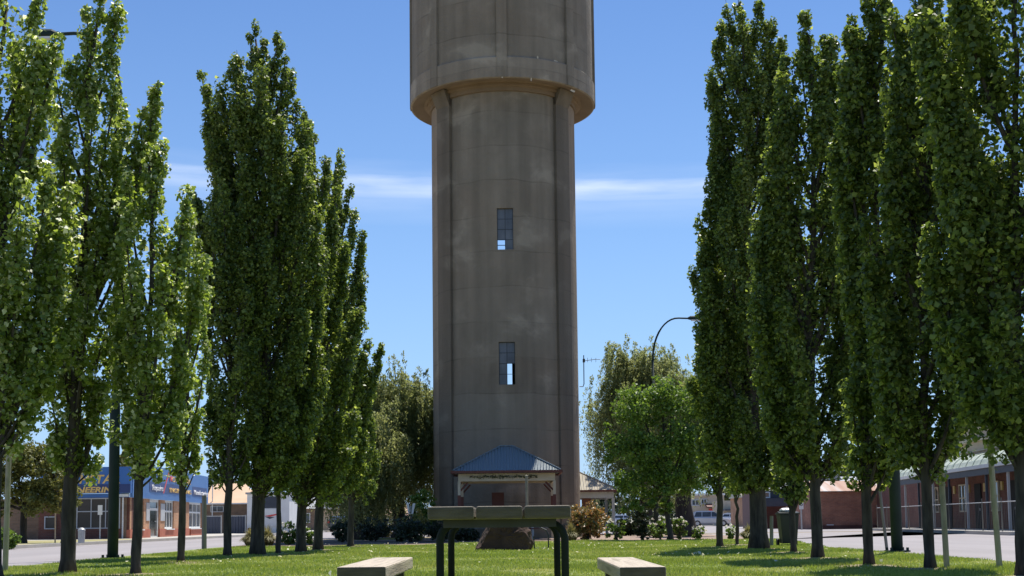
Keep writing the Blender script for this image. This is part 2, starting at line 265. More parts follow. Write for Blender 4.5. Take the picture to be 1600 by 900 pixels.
# ---------------------------------------------------------------- builders
class MB:
    def __init__(s): s.v = []; s.f = []
    def add(s, vs, fs):
        o = len(s.v); s.v += [tuple(x) for x in vs]; s.f += [tuple(i+o for i in q) for q in fs]; return s
    def box(s, x0, x1, y0, y1, z0, z1):
        vs = [(x, y, z) for x in (x0, x1) for y in (y0, y1) for z in (z0, z1)]
        return s.add(vs, [(0,1,3,2),(4,6,7,5),(0,4,5,1),(2,3,7,6),(0,2,6,4),(1,5,7,3)])
    def bar(s, a, b, w, d=None):           # square bar between two points
        a = Vector(a); b = Vector(b); return s.tube([a, b], [w*0.7071, w*0.7071], 4)
    def tube(s, pts, rad, n=8, caps=True):
        pts = [Vector(p) for p in pts]
        if isinstance(rad, (int, float)): rad = [rad]*len(pts)
        o = len(s.v); prev = None
        for i, p in enumerate(pts):
            t = (pts[min(i+1, len(pts)-1)] - pts[max(i-1, 0)])
            t = t.normalized() if t.length > 1e-9 else Vector((0, 0, 1))
            ref = Vector((0, 1, 0)) if abs(t.y) < 0.9 else Vector((1, 0, 0))
            if prev is not None: ref = prev
            u = (ref - t*ref.dot(t))
            if u.length < 1e-6: u = t.orthogonal()
            u.normalize(); prev = u; w = t.cross(u)
            for k in range(n):
                a = 2*math.pi*(k+0.5)/n
                s.v.append(tuple(p + (u*math.cos(a)+w*math.sin(a))*rad[i]))
        for i in range(len(pts)-1):
            for k in range(n):
                a = o+i*n+k; b = o+i*n+(k+1) % n; s.f.append((a, b, b+n, a+n))
        if caps:
            s.f.append(tuple(o+k for k in reversed(range(n)))); e = o+(len(pts)-1)*n; s.f.append(tuple(e+k for k in range(n)))
        return s
    def prism(s, prof, y0, y1):            # profile in x,z extruded along y
        n = len(prof); vs = [(x, y0, z) for x, z in prof]+[(x, y1, z) for x, z in prof]
        fs = [tuple(range(n)), tuple(reversed(range(n, 2*n)))]+[(i, i+n, (i+1) % n+n, (i+1) % n) for i in range(n)]
        return s.add(vs, fs)
    def prismx(s, prof, x0, x1):           # profile in y,z extruded along x
        n = len(prof); vs = [(x0, y, z) for y, z in prof]+[(x1, y, z) for y, z in prof]
        fs = [tuple(reversed(range(n))), tuple(range(n, 2*n))]+[(i, (i+1) % n, (i+1) % n+n, i+n) for i in range(n)]
        return s.add(vs, fs)
    def lathe(s, prof, n=24, c=(0, 0)):    # profile r,z
        o = len(s.v)
        for r, z in prof:
            for k in range(n):
                a = 2*math.pi*k/n; s.v.append((c[0]+r*math.cos(a), c[1]+r*math.sin(a), z))
        for i in range(len(prof)-1):
            for k in range(n):
                a = o+i*n+k; b = o+i*n+(k+1) % n; s.f.append((a, b, b+n, a+n))
        return s
    def build(s, name, m_, parent=None, loc=(0, 0, 0), rz=0, bevel=0.0, smooth=False):
        me = bpy.data.meshes.new(name); me.from_pydata(s.v, [], s.f); me.update()
        bm = bmesh.new(); bm.from_mesh(me); bmesh.ops.recalc_face_normals(bm, faces=bm.faces)
        if bevel:
            bmesh.ops.bevel(bm, geom=[e for e in bm.edges if len(e.link_faces) == 2 and e.calc_face_angle(0) > 0.6], offset=bevel, segments=2, affect='EDGES', profile=0.6)
        bm.to_mesh(me); bm.free()
        me.materials.append(MT[m_] if isinstance(m_, str) else m_)
        if smooth: me.polygons.foreach_set('use_smooth', [True]*len(me.polygons))
        o = bpy.data.objects.new(name, me); COL.objects.link(o); o.location = loc; o.rotation_euler = (0, 0, rz)
        if parent: o.parent = parent
        return o
def tag(o, label, cat, group=None):
    o['label'] = label; o['category'] = cat
    if group: o['group'] = group
    return o
def thing(name, label, cat, loc=(0, 0, 0), rz=0, group=None):
    o = bpy.data.objects.new(name, None); COL.objects.link(o); o.location = loc; o.rotation_euler = (0, 0, rz)
    o.empty_display_size = 0.3
    return tag(o, label, cat, group)
def struct(o): o['kind'] = 'structure'; return o
def poly_sheet(name, pts, m_, z):
    b = MB(); b.add([(x, y, z) for x, y in pts], [tuple(range(len(pts)))])
    return struct(b.build(name, m_))
def copy_thing(root, loc=None, rz=None, label=None):
    r = root.copy(); COL.objects.link(r)
    if loc is not None: r.location = loc
    if rz is not None: r.rotation_euler = (0, 0, rz)
    if label: r['label'] = label
    for ch in list(root.children):
        c = ch.copy(); COL.objects.link(c); c.parent = r
        for g in ch.children:
            d = g.copy(); COL.objects.link(d); d.parent = c
    return r
def text(name, s, m_, parent, loc, rot, size, ext=0.012, align='LEFT', shear=0.0, sx=1.0, off=0.0):
    c = bpy.data.curves.new(name, 'FONT'); c.body = s; c.size = size; c.extrude = ext; c.align_x = align; c.shear = shear; c.offset = off
    c.resolution_u = 3
    t = bpy.data.objects.new('tmp', c); COL.objects.link(t)
    dg = bpy.context.evaluated_depsgraph_get(); dg.update()
    me = bpy.data.meshes.new_from_object(t.evaluated_get(dg)); COL.objects.unlink(t); bpy.data.objects.remove(t)
    me.materials.clear(); me.materials.append(MT[m_]); me.name = name
    o = bpy.data.objects.new(name, me); COL.objects.link(o); o.location = loc; o.rotation_euler = rot; o.scale = (sx, 1, 1)
    if parent: o.parent = parent
    return o

# ---------------------------------------------------------------- foliage
def quad_mesh(name, V, m_, vals, parent=None, k=4):
    n = len(V)//k
    me = bpy.data.meshes.new(name)
    me.vertices.add(n*k); me.vertices.foreach_set('co', V.astype(np.float32).ravel())
    me.loops.add(n*k); me.loops.foreach_set('vertex_index', np.arange(n*k, dtype=np.int32))
    me.polygons.add(n); me.polygons.foreach_set('loop_start', np.arange(0, n*k, k, dtype=np.int32))
    try: me.polygons.foreach_set('loop_total', np.full(n, k, dtype=np.int32))
    except Exception: pass
    me.update(calc_edges=True); me.validate()
    a = me.attributes.new('v', 'FLOAT', 'FACE'); a.data.foreach_set('value', vals.astype(np.float32))
    me.materials.append(MT[m_])
    o = bpy.data.objects.new(name, me); COL.objects.link(o)
    if parent: o.parent = parent
    return o
def leaf_quads(pts, size, aspect=0.85, nbias=None, hang=False, sizevar=0.5):
    n = len(pts)
    nrm = rng.normal(size=(n, 3))
    if nbias is not None: nrm += nbias
    nrm /= np.linalg.norm(nrm, axis=1)[:, None]
    ax = rng.normal(size=(n, 3))
    if hang: ax = ax*0.35 + np.array([0, 0, -1.0])
    ax -= nrm*np.sum(ax*nrm, axis=1)[:, None]; ax /= np.linalg.norm(ax, axis=1)[:, None]
    bx = np.cross(nrm, ax)
    s = size*(1+sizevar*rng.uniform(-1, 1, n))[:, None]
    V = np.empty((n, 4, 3))
    V[:, 0] = pts - ax*s*0.5; V[:, 2] = pts + ax*s*0.5
    V[:, 1] = pts + bx*s*0.5*aspect - ax*s*0.17 + nrm*s*0.10; V[:, 3] = pts - bx*s*0.5*aspect - ax*s*0.17 + nrm*s*0.10
    return V.reshape(-1, 3)

def bez(a, b, c, t): return a*((1-t)**2) + b*(2*t*(1-t)) + c*(t*t)

def poplar(base_px, base_py, tw, prof, label, lsize=0.072, dens=0.86, material='leaf', group='poplars in the two rows beside the lawn', D=None,
           limbs=None, extra=(), boughs=1.35, sig=0.19, name='poplar_tree'):
    """prof: list of (py, xl, xr) from top to bottom in photo pixels = real outline of the crown at that tree's distance"""
    g = G(base_px, base_py) if D is None else P(base_px, base_py, D)
    g.z = 0
    D = g.y
    zs = []; xl = []; xr = []
    for (py, a, b) in prof:
        A = P(a, py, D); B = P(b, py, D); zs.append((A.z+B.z)/2); xl.append(A.x); xr.append(B.x)
    zs = np.array(zs[::-1]); xl = np.array(xl[::-1]); xr = np.array(xr[::-1])
    zb, zt = zs[0], zs[-1]; H = zt-zb
    root = thing(name, label, 'tree', (g.x, g.y, 0), 0, group)
    gx, gy = g.x, g.y
    # trunk path: from base up to the crown's axis
    def axis(z):
        c = (np.interp(z, zs, xl)+np.interp(z, zs, xr))/2 - gx
        f = min(1, max(0, (z-zb*0.3)/(H*0.9)))
        return c*(f**0.8)*0.85
    r0 = tw/F*D/2*1.0
    tb = MB(); n = 16; pts = []; rad = []
    wob = [random.uniform(-.035, .035) for _ in range(n+1)]
    for i in range(n+1):
        f = i/n; z = f*(zt-0.4)
        pts.append(Vector((axis(z)+wob[i]*min(1, f*4), wob[-i-1], z-0.05)))
        rad.append(r0*(1.35 if i == 0 else 1.0)*(1-0.93*f**0.9)+0.012)
    pts.insert(1, pts[0]*0.5+pts[1]*0.5); rad.insert(1, r0*1.03)
    tb.tube(pts, rad, 10)
    area = H*float(np.mean(xr-xl))
    dens *= 1.0 if material == 'leaf_pale' else (1.15 if base_px < 800 else (1.3 if base_px < 1340 else 1.55))
    P_ = []; NB = []
    def wid(z): return (np.interp(z, zs, xr)-np.interp(z, zs, xl))/2
    def cen(z): return (np.interp(z, zs, xr)+np.interp(z, zs, xl))/2-gx
    wmax = float(np.max(xr-xl))/2
    nb_ = max(9, int(H*(1.9+1.5*wmax)*boughs))
    specs = [('top', zt-0.05, 0.0, 0.0)]
    for i in range(nb_):
        z = zb+0.25+(H-0.5)*((i+random.random())/nb_)**0.95
        k = i % 3 if base_px > 1000 else i % 4
        if k in (0, 1): u = (1 if k == 0 else -1)*random.uniform(.82, 1.10)
        else: u = random.uniform(-.7, .7)
        specs.append(('side', z, u, random.choice((-1, 1))*random.uniform(.35, 1.0) if k > 1 else random.uniform(-.45, .45)))
    for e in extra:
        q = P(e[0], e[1], D); specs.append(('extra', q.z, q.x-gx, random.uniform(-.2, .2)))
    for (kind, z, u, v) in specs:
        w = wid(z)
        if kind == 'extra': tip = Vector((u, v, z))
        elif kind == 'top': tip = Vector((cen(z), 0, z))
        else: tip = Vector((cen(z)+u*max(0, w*(1.0 if material == 'leaf_pale' or base_px < 800 else (1.07 if base_px < 1340 else 1.14))-.05), v*min(w, 1.15), z))
        reach = math.hypot(tip.x-axis(tip.z), tip.y)
        z0 = max(zb-0.3+random.random()*0.3, tip.z-(0.8+2.1*reach+random.random()*0.7))
        z0 = min(z0, tip.z-0.3)
        a = Vector((axis(z0), 0, z0)); mid = Vector((a.x+(tip.x-a.x)*.75, tip.y*.75, z0+(tip.z-z0)*.42))
        Lm = (tip-a).length
        lr = 0.010+0.011*Lm
        tb.tube([bez(a, mid, tip, t) for t in (0, .2, .4, .6, .8, 1)], [lr, lr*.85, lr*.7, lr*.5, lr*.3, lr*.12], 5, caps=False)
        sr = min(.40, max(.13, .30*w+.05)) if kind != 'extra' else .19
        sr *= random.uniform(.85, 1.2)
        A = np.array(a); Bm = np.array(mid); T = np.array(tip)
        st = .12 if kind == 'top' else .30
        K = max(6, int(Lm*sr*43*dens)); tk = (st+(1.02-st)*rng.random(K)**.9)[:, None]
        dr = rng.normal(size=(K, 3)); dr /= np.linalg.norm(dr, axis=1)[:, None]
        tap = np.clip(1.25-tk, .16, .8)*1.2
        kn = bez(A, Bm, T, tk)+dr*sr*tap*(rng.uniform(.35, 1, K)**.6)[:, None]
        rk = rng.uniform(.075, .150, K)*(0.7+.5*sr/.3)
        n_ = int(K*46*(0.072/lsize)**1.7); idx = rng.integers(0, K, n_)
        dirs = rng.normal(size=(n_, 3)); dirs /= np.linalg.norm(dirs, axis=1)[:, None]
        pos = kn[idx]+dirs*(rng.uniform(.3, 1.0, n_)**.6*rk[idx])[:, None]*np.array([1, 1, 1.35])
        P_.append(pos); NB.append(dirs*1.3+np.array([0, 0, .6]))
        for k in range(0, K, 3): tb.tube([bez(a, mid, tip, float(max(0, tk[k, 0]-.10))), Vector(kn[k])], [.009, .004], 3, caps=False)
    # sparse inner leaves round the trunk
    n_ = int(area*330*dens); z = zb+H*rng.random(n_)*.93; ww = np.interp(z, zs, (xr-xl)/2)*.5
    ax0 = np.array([axis(q) for q in z]); th = rng.uniform(0, 6.283, n_); q = rng.random(n_)**.5
    P_.append(np.stack([ax0+np.cos(th)*ww*q, np.sin(th)*ww*q, z], 1)); NB.append(rng.normal(size=(n_, 3))*.3+np.array([0, 0, .6]))
    pts_ = np.concatenate(P_)
    nb = np.concatenate(NB)
    V = leaf_quads(pts_, lsize, nbias=nb)
    vals = np.where(rng.random(len(pts_)) < .05, 1.0, np.clip(rng.normal(0.34, 0.24, len(pts_)), 0, 1))  # a few leaves take the palest tone, as painted highlights
    tb.build('trunk', 'bark', root, smooth=True)
    quad_mesh('crown', V, material, vals, root)
    return root

def round_tree(name, loc, trunk_r, th, lobes, label, lmat, lsize, count, bark='bark', group=None, cat='tree', hang=False, stems=1, aspect=0.8, shell=0.55, limb_r=0.05, cname='crown', tname='trunk'):
    """lobes: list of (x,y,z,rx,ry,rz) relative to the base; foliage clumps spread through every lobe"""
    root = thing(name, label, cat, loc, 0, group)
    tb = MB(); P_ = []
    hub = Vector((0, 0, th))
    for s in range(stems):
        q = Vector((random.uniform(-1, 1), random.uniform(-1, 1), 0))*(trunk_r*1.6 if stems > 1 else 0)
        tb.tube([q, q*0.8+Vector((0.02, 0, th*0.08)), q*1.1+Vector((random.uniform(-.05, .05)*th, 0, th*.5)), hub+q*1.3], [trunk_r*1.3, trunk_r, trunk_r*.85, trunk_r*.7], 9)
    tot = sum(l[3]*l[4]*l[5] for l in lobes)
    for (x, y, z, rx, ry, rz) in lobes:
        c = Vector((x, y, z))
        tb.tube([hub*0.85, hub.lerp(c, .5)+Vector((0, 0, .1*rz)), c, c+Vector((0, 0, rz*.6))], [trunk_r*.6, limb_r, limb_r*.6, limb_r*.2], 5, caps=False)
        n = int(count*(rx*ry*rz/tot)); ncl = max(5, int(n/70))
        d = rng.normal(size=(ncl, 3)); d /= np.linalg.norm(d, axis=1)[:, None]
        rr = rng.uniform(shell, 1.0, ncl)[:, None]**0.7
        cc = d*rr*np.array([rx, ry, rz])+np.array(c)
        for k in range(0, ncl, 3):
            tb.tube([c, c.lerp(Vector(cc[k]), .6)+Vector((0, 0, .05)), Vector(cc[k])], [limb_r*.4, limb_r*.25, limb_r*.08], 4, caps=False)
        idx = rng.integers(0, ncl, n)
        sg = min(rx, ry, rz)*0.17
        p = cc[idx]+rng.normal(size=(n, 3))*sg*np.array([1, 1, 0.75])
        if hang: p[:, 2] -= rng.uniform(0, 1, n)**1.0*rz*0.9; 
        P_.append(p)
    pts_ = np.concatenate(P_); pts_ = pts_[pts_[:, 2] > 0.03]
    V = leaf_quads(pts_, lsize, aspect=aspect, nbias=np.array([0, 0, 0.6]), hang=hang)
    tb.build(tname, bark, root, smooth=True)
    quad_mesh(cname, V, lmat, np.clip(rng.normal(0.38, 0.25, len(pts_)), 0, 1), root)
    return root

def weeping_tree(name, loc, H, rx, ry, label, count_strands, lmat='leaf_weeping', trunk_r=0.35, group=None, low=1.0, leaf=0.135):
    root = thing(name, label, 'tree', loc, 0, group)
    tb = MB(); hub = Vector((0, 0, H*0.30)); tb.tube([(0, 0, 0), (0.05, 0, H*.05), (-.1, 0, H*.18), hub], [trunk_r*1.4, trunk_r, trunk_r*.85, trunk_r*.7], 10)
    P_ = []; A_ = []
    nb = 26; tips = []
    for i in range(nb):
        a = 2*math.pi*i/nb*2.4+random.random(); q = random.uniform(.25, .92)
        tip = Vector((math.cos(a)*rx*q, math.sin(a)*ry*q, H*(0.52+0.44*math.sqrt(max(0, 1-q*q)))*random.uniform(.86, 1.04)))
        m1 = hub.lerp(tip, .5)+Vector((0, 0, H*.10)); tips.append((hub, m1, tip))
        tb.tube([bez(hub, m1, tip, t) for t in (0, .25, .5, .75, 1)], [trunk_r*.45, trunk_r*.33, trunk_r*.2, trunk_r*.1, .02], 5, caps=False)
    for s in range(count_strands):
        h, m1, tip = random.choice(tips); t = random.uniform(.45, 1.05); o = bez(h, m1, tip, t)
        o = o+Vector((random.gauss(0, rx*.10), random.gauss(0, ry*.10), random.gauss(0, H*.035)))
        ln = min(o.z-low*random.uniform(.4, 1.4), random.uniform(.15, .55)*H)
        if ln < .3: continue
        d = Vector((o.x, o.y, 0)); d = d.normalized()*random.uniform(.1, .45) if d.length > .1 else d
        n = int(ln*24); u = rng.uniform(0, 1, n)[:, None]
        A = np.array(o); Bm = np.array(o+d*.8+Vector((0, 0, .12))); T = np.array(o+d+Vector((0, 0, -ln)))
        P_.append(bez(A, Bm, T, u)+rng.normal(size=(n, 3))*.055)
    pts_ = np.concatenate(P_)
    V = leaf_quads(pts_, leaf, aspect=0.40, hang=True, nbias=np.array([0, 0, .3]))
    tb.build('trunk', 'bark_dark', root, smooth=True)
    quad_mesh('crown', V, lmat, np.clip(rng.normal(0.4, 0.25, len(pts_)), 0, 1), root)
    return root

def tuft(loc, r, h, n, label, group, lmat='leaf_tuft', name='ornamental_grass'):
    V = []
    for i in range(n):
        a = random.uniform(0, 2*math.pi); q = random.random()**.5
        b = Vector((math.cos(a)*r*.35*q, math.sin(a)*r*.35*q, 0)); w_ = random.uniform(.5, 1.1); t = Vector((math.cos(a)*r*(.1+1.0*q*w_), math.sin(a)*r*(.1+1.0*q*w_), h*random.uniform(.55, 1.1)*(1.05-.85*q)))
        md = b.lerp(t, .55)+Vector((0, 0, h*.22)); s = Vector((-math.sin(a), math.cos(a), 0))*.009
        V += [b-s, b+s, md+s, md-s, md-s, md+s, t+s*.2, t-s*.2]
    o = quad_mesh(name, np.array([list(v) for v in V]), lmat, np.clip(rng.normal(.4, .25, len(V)//4), 0, 1))
    o.location = loc; return tag(o, label, 'plant', group)

def shrub(name, loc, rx, ry, h, label, lmat='leaf_dark', lsize=.06, count=3500, flowers=None, group=None, nf=40, cat='shrub'):
    lobes = [(0, 0, h*.5, rx*.78, ry*.78, h*.48), (0, 0, h*.22, rx*.8, ry*.8, h*.24)]
    for k in range(5):
        a = k*1.256+random.random(); lobes.append((math.cos(a)*rx*.5, math.sin(a)*ry*.5, h*random.uniform(.25, .60), rx*.48, ry*.48, h*.34))
    t = round_tree(name, loc, .03, h*.22, lobes, label, lmat, lsize, count, group=group, cat=cat, stems=3, limb_r=.014, shell=.3, cname='foliage', tname='stem')
    if flowers:
        nf = max(6, nf//2)
        d = rng.normal(size=(nf, 3)); d[:, 2] = np.abs(d[:, 2])*.9; d /= np.linalg.norm(d, axis=1)[:, None]
        p = d*np.array([rx, ry, h*.5])*rng.uniform(.8, 1.02, nf)[:, None]+np.array([0, 0, h*.52])
        p = np.repeat(p, 5, axis=0)+rng.normal(size=(nf*5, 3))*.025
        quad_mesh('flowers', leaf_quads(p, .075), flowers, rng.random(len(p)), t)
    return t

# ================================================================ SETTING
poly_sheet('ground', [(-4000, -300), (4000, -300), (4000, 6000), (-4000, 6000)], 'earth', 0.0-0.012)
poly_sheet('lawn', [(-9.0, -6), (7.7, -6), (7.7, 31), (9.5, 45.5), (3.0, 46.6), (-1.5, 45.0), (-3.5, 41.5), (-9.6, 41.5), (-9.0, 20)], 'lawn', 0.0)
poly_sheet('left_road', [(-16.9, -20), (-9.004, -20), (-9.004, 20), (-9.605, 41.504), (-10.0, 60), (-6, 66), (40, 74), (40, 90), (-9, 90), (-9.5, 260), (-17.6, 260)], 'asphalt', -0.004)
poly_sheet('right_road', [(7.704, -20), (17.0, -20), (18.2, 40), (23.5, 73.5), (40, 73.5), (38, 73.2), (9.7, 66), (9.52, 45.5), (7.704, 31)], 'asphalt', -0.008)
poly_sheet('far_road', [(8, 90.004), (60, 90.004), (60, 170), (20, 300), (8, 300)], 'asphalt', -0.0075)
poly_sheet('brick_path', [(-9.55, 41.55), (-3.5, 41.504), (-1.5, 45.004), (3.0, 46.604), (9.5, 45.504), (9.6, 62), (-6, 62), (-9.9, 58)], 'paving', -0.002)
poly_sheet('garden_bed', [(-9.4, 43.4), (-4.4, 43.0), (-1.3, 47), (2.7, 49.2), (3.2, 51.5), (-4, 52), (-9.7, 56)], 'mulch', 0.002)
poly_sheet('small_lawn', [(-7.8, 56.5), (-4.6, 56.5), (-5.2, 63), (-8.4, 63)], 'lawn', 0.006)
# left footpath with kerb and the dry verge
kb = MB(); kb.box(-17.15, -16.9, -20, 260, -0.02, 0.12); struct(kb.build('kerb', 'kerb'))
fp = MB(); fp.box(-30, -17.153, -20, 260, -0.02, 0.11); struct(fp.build('footpath', 'footpath'))
poly_sheet('dry_verge', [(-24, 20), (-17.2, 20), (-17.2, 61), (-18.0, 62), (-24, 58)], 'dry_grass', 0.114)
kb = MB(); kb.prism([(0, 0), (0.25, 0), (0.25, 0.14), (0, 0.14)], 0, 1)
k2 = MB(); a = Vector((18.2, 40, 0)); b = Vector((23.5, 73.5, 0)); c = Vector((17.0, -20, 0))
for p, q in ((c, a), (a, b)):
    n_ = Vector(((q-p).y, -(q-p).x, 0)).normalized()*0.3
    k2.add([p, q, q+n_, p+n_, p+Vector((0, 0, .14)), q+Vector((0, 0, .14)), q+n_+Vector((0, 0, .14)), p+n_+Vector((0, 0, .14))], [(0,1,2,3),(4,5,6,7),(0,1,5,4),(1,2,6,5),(2,3,7,6),(3,0,4,7)])
struct(k2.build('kerb', 'kerb'))

# grass blades on the lawn (uncountable)
def lawn_blades():
    n = 330000
    u = rng.random(n); y = 12.5*(46.3/12.5)**u
    x = rng.uniform(-9.0, 9.4, n)
    xr_ = np.where(y < 31, 7.7, 7.7+(y-31)/14.5*1.8); xl_ = np.where(y < 20, -9.0, -9.0-(y-20)/21.5*.6)
    yl = np.interp(x, [-9.6, -3.5, -1.5, 3.0, 9.5], [41.5, 41.5, 45.0, 46.6, 45.5])
    k = (x < xr_-.02) & (x > xl_+.02) & (y < yl-0.02)
    x, y = x[k], y[k]; n = len(x)
    w = .006*(.7+y/26); pat = np.sin(x*1.9+1.3*np.sin(y*.8))+np.sin(y*1.1+1.7*np.sin(x*.7)); h = rng.uniform(.022, .052, n)*np.where(pat > 1.45, .5, 1.0)*(1+.5*(np.sin(x*1.7)*np.cos(y*1.3)))
    a = rng.uniform(0, 2*np.pi, n); lean = rng.normal(size=(n, 2))*.018
    V = np.empty((n, 3, 3))
    V[:, 0] = np.stack([x-np.cos(a)*w, y-np.sin(a)*w, np.zeros(n)], 1); V[:, 1] = np.stack([x+np.cos(a)*w, y+np.sin(a)*w, np.zeros(n)], 1)
    V[:, 2] = np.stack([x+lean[:, 0], y+lean[:, 1], h], 1)
    o = quad_mesh('grass', V.reshape(-1, 3), 'blade', np.clip(rng.normal(.38, .2, n)+.20*np.sin(x*.9+np.sin(y*.6))*np.cos(y*.45)+np.where(pat > 1.45, .35, 0), 0, 1), k=3)
    o['kind'] = 'stuff'; tag(o, 'short sunlit lawn grass between the two rows of poplars', 'grass')
lawn_blades()
def litter():
    n = 230
    x = rng.uniform(-8, 7.5, n); y = 13+32*rng.random(n)**.8
    # drifts under the rows
    cl = rng.random(n) < .35
    cxy = rng.uniform(-6, 6, (14, 2)); cy = rng.uniform(17, 44, 14); ii = rng.integers(0, 14, n)
    x = np.where(cl, cxy[ii, 0]+rng.normal(size=n)*.35, x); y = np.where(cl, cy[ii]+rng.normal(size=n)*.35, y)
    p = np.stack([x, y, rng.uniform(.03, .06, n)], 1)
    o = quad_mesh('fallen_leaves', leaf_quads(p, .06, nbias=np.array([0, 0, 2.5])), 'litter', rng.random(n))
    o['kind'] = 'stuff'; tag(o, 'pale fallen leaves scattered over the lawn', 'leaf litter')
litter()

# ================================================================ WATER TOWER
TY = 60.0
tcx = P(792.5, 800, TY).x
def zat(py, Y, px=790): return P(px, py, Y).z
RS, RT = 3.37, 4.33
def arc_shell(b, r0, r1, a0, a1, z0, z1, n):      # solid piece of a ring (angles from -y, front), r1 outer
    o = len(b.v)
    for i in range(n+1):
        a = R(a0+(a1-a0)*i/n); s, c = math.sin(a), -math.cos(a)
        for (r, z) in ((r0, z0), (r1, z0), (r1, z1), (r0, z1)): b.v.append((r*s, r*c, z))
    for i in range(n):
        q = o+4*i
        for k in range(4): b.f.append((q+k, q+(k+1) % 4, q+4+(k+1) % 4, q+4+k))
    b.f.append((o, o+1, o+2, o+3)); e = o+4*n; b.f.append((e+3, e+2, e+1, e))
tower = thing('water_tower', 'tall round brown concrete water tower with wide tank standing behind the lawn', 'water tower', (tcx, TY, 0))
zrim = P(645, 172, TY).z     # tank's lower rim
# shaft with real window openings, front and back
front = []; back = []
yf = TY-RS
for (x0, x1, y0, y1) in ((777, 801.5, 325, 390), (780, 804.5, 534, 601)):
    A = P(x0, y1, yf); B = P(x1, y0, yf); front.append([A.x-tcx, B.x-tcx, A.z, B.z])
yb = TY+RS-.2
for (x0, x1, y0, y1) in ((777.5, 789, 374, 391), (792, 800, 567, 601)):
    A = P(x0, y1, yb); B = P(x1, y0, yb); back.append([A.x-tcx, B.x-tcx, A.z, B.z])
def shaft(b, r, outer, wins_f, wins_b, ztop):
    def ang(x): return math.asin(x/r)
    angs = set(np.radians(np.arange(0, 360, 4.0)).round(6)); zz = {0.0, ztop}
    wf = [(ang(a), ang(b_), z0, z1) for a, b_, z0, z1 in wins_f]; wb = [(math.pi-ang(b_), math.pi-ang(a), z0, z1) for a, b_, z0, z1 in wins_b]
    ws = [(a % (2*math.pi), b_ % (2*math.pi), z0, z1) for a, b_, z0, z1 in wf+wb]
    for a, b_, z0, z1 in ws: angs |= {round(a, 6), round(b_, 6)}; zz |= {z0, z1}
    angs = sorted(angs); zz = sorted(zz); o = len(b.v)
    for z in zz:
        k_ = 1.0+0.016*max(0, 1-z/ztop)
        for a in angs: b.v.append((r*k_*math.sin(a), -r*k_*math.cos(a), z))
    n = len(angs)
    def inside(am, zm):
        for a, b_, z0, z1 in ws:
            if z0 < zm < z1:
                if a <= b_ and a < am < b_: return True
                if a > b_ and (am > a or am < b_): return True
        return False
    for j in range(len(zz)-1):
        for i in range(n):
            a0 = angs[i]; a1 = angs[(i+1) % n] + (2*math.pi if i == n-1 else 0)
            if inside(((a0+a1)/2) % (2*math.pi), (zz[j]+zz[j+1])/2): continue
            b.f.append((o+j*n+i, o+j*n+(i+1) % n, o+(j+1)*n+(i+1) % n, o+(j+1)*n+i))
zs_top = zrim+0.35
sb = MB(); shaft(sb, RS, True, front, back, zs_top)
me_sh = sb.build('shaft', 'concrete', tower)
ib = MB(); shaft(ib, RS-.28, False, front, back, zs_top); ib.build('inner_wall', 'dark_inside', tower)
# reveals + windows
for wi, (x0, x1, z0, z1) in enumerate(front):
    yw = -math.sqrt(RS*RS-((x0+x1)/2)**2)*1.008
    rv = MB(); t = .03
    rv.box(x0-t, x0, yw+.02, yw+.30, z0-t, z1+t); rv.box(x1, x1+t, yw+.02, yw+.30, z0-t, z1+t)
    rv.box(x0, x1, yw+.02, yw+.30, z1, z1+t); rv.box(x0, x1, yw+.02, yw+.30, z0-t, z0)
    w = rv.build('window_reveal', 'concrete', tower)
    fr = MB(); fw = .022; yy = yw+.14
    fr.box(x0, x0+fw, yy, yy+.04, z0, z1); fr.box(x1-fw, x1, yy, yy+.04, z0, z1); fr.box(x0+fw, x1-fw, yy, yy+.04, z0, z0+fw); fr.box(x0+fw, x1-fw, yy, yy+.04, z1-fw, z1)
    xm = (x0+x1)/2; fr.box(xm-.011, xm+.011, yy+.002, yy+.038, z0+fw, z1-fw)
    for k in (1, 2, 3):
        zk = z0+(z1-z0)*k/4; fr.box(x0+fw, xm-.011, yy+.004, yy+.036, zk-.01, zk+.01); fr.box(xm+.011, x1-fw, yy+.004, yy+.036, zk-.01, zk+.01)
    win = fr.build('window', 'black_steel', tower)
    pane = MB()
    for i in (0, 1):
        for k in range(4):
            if wi == 0 and i == 0 and k == 0: continue
            if wi == 1 and i == 1 and k in (0, 1): continue
            a_, b_ = (x0+fw, xm-.011) if i == 0 else (xm+.011, x1-fw)
            pane.box(a_, b_, yy+.012, yy+.018, z0+(z1-z0)*k/4+.012, z0+(z1-z0)*(k+1)/4-.012)
    pane.build('pane', 'dusty_glass', win)
    if wi == 0:
        brk = MB(); brk.box(x0+fw, xm-.011, yy+.004, yy+.03, z0+(z1-z0)*.11, z0+(z1-z0)*.125); brk.build('glazing_bar', 'black_steel', win)
# ribs on the shaft
for (a0, a1) in ((44, 60), (-60, -44), (120, 136), (-136, -120)):
    b = MB(); arc_shell(b, RS-.1, RS+.17, a0, a1, 0.0, zrim+.2, 6)
    # flared foot and bracket under the tank
    arc_shell(b, RS+.16, RS+.30, a0+1, a1-1, 0.0, 0.55, 5)
    b2 = b; o = len(b2.v); n = 5
    for i in range(n+1):
        a = R(a0+(a1-a0)*i/n); s, c_ = math.sin(a), -math.cos(a)
        for (r, z) in ((RS, zrim-.62), (RS+.17, zrim-.62), (RS+.50, zrim+.05), (RS, zrim+.05)): b2.v.append((r*s, r*c_, z))
    for i in range(n):
        q = o+4*i
        for k in range(4): b2.f.append((q+k, q+(k+1) % 4, q+4+(k+1) % 4, q+4+k))
    b2.f.append((o, o+1, o+2, o+3)); e = o+4*n; b2.f.append((e+3, e+2, e+1, e))
    b.build('rib', 'concrete_dark', tower)
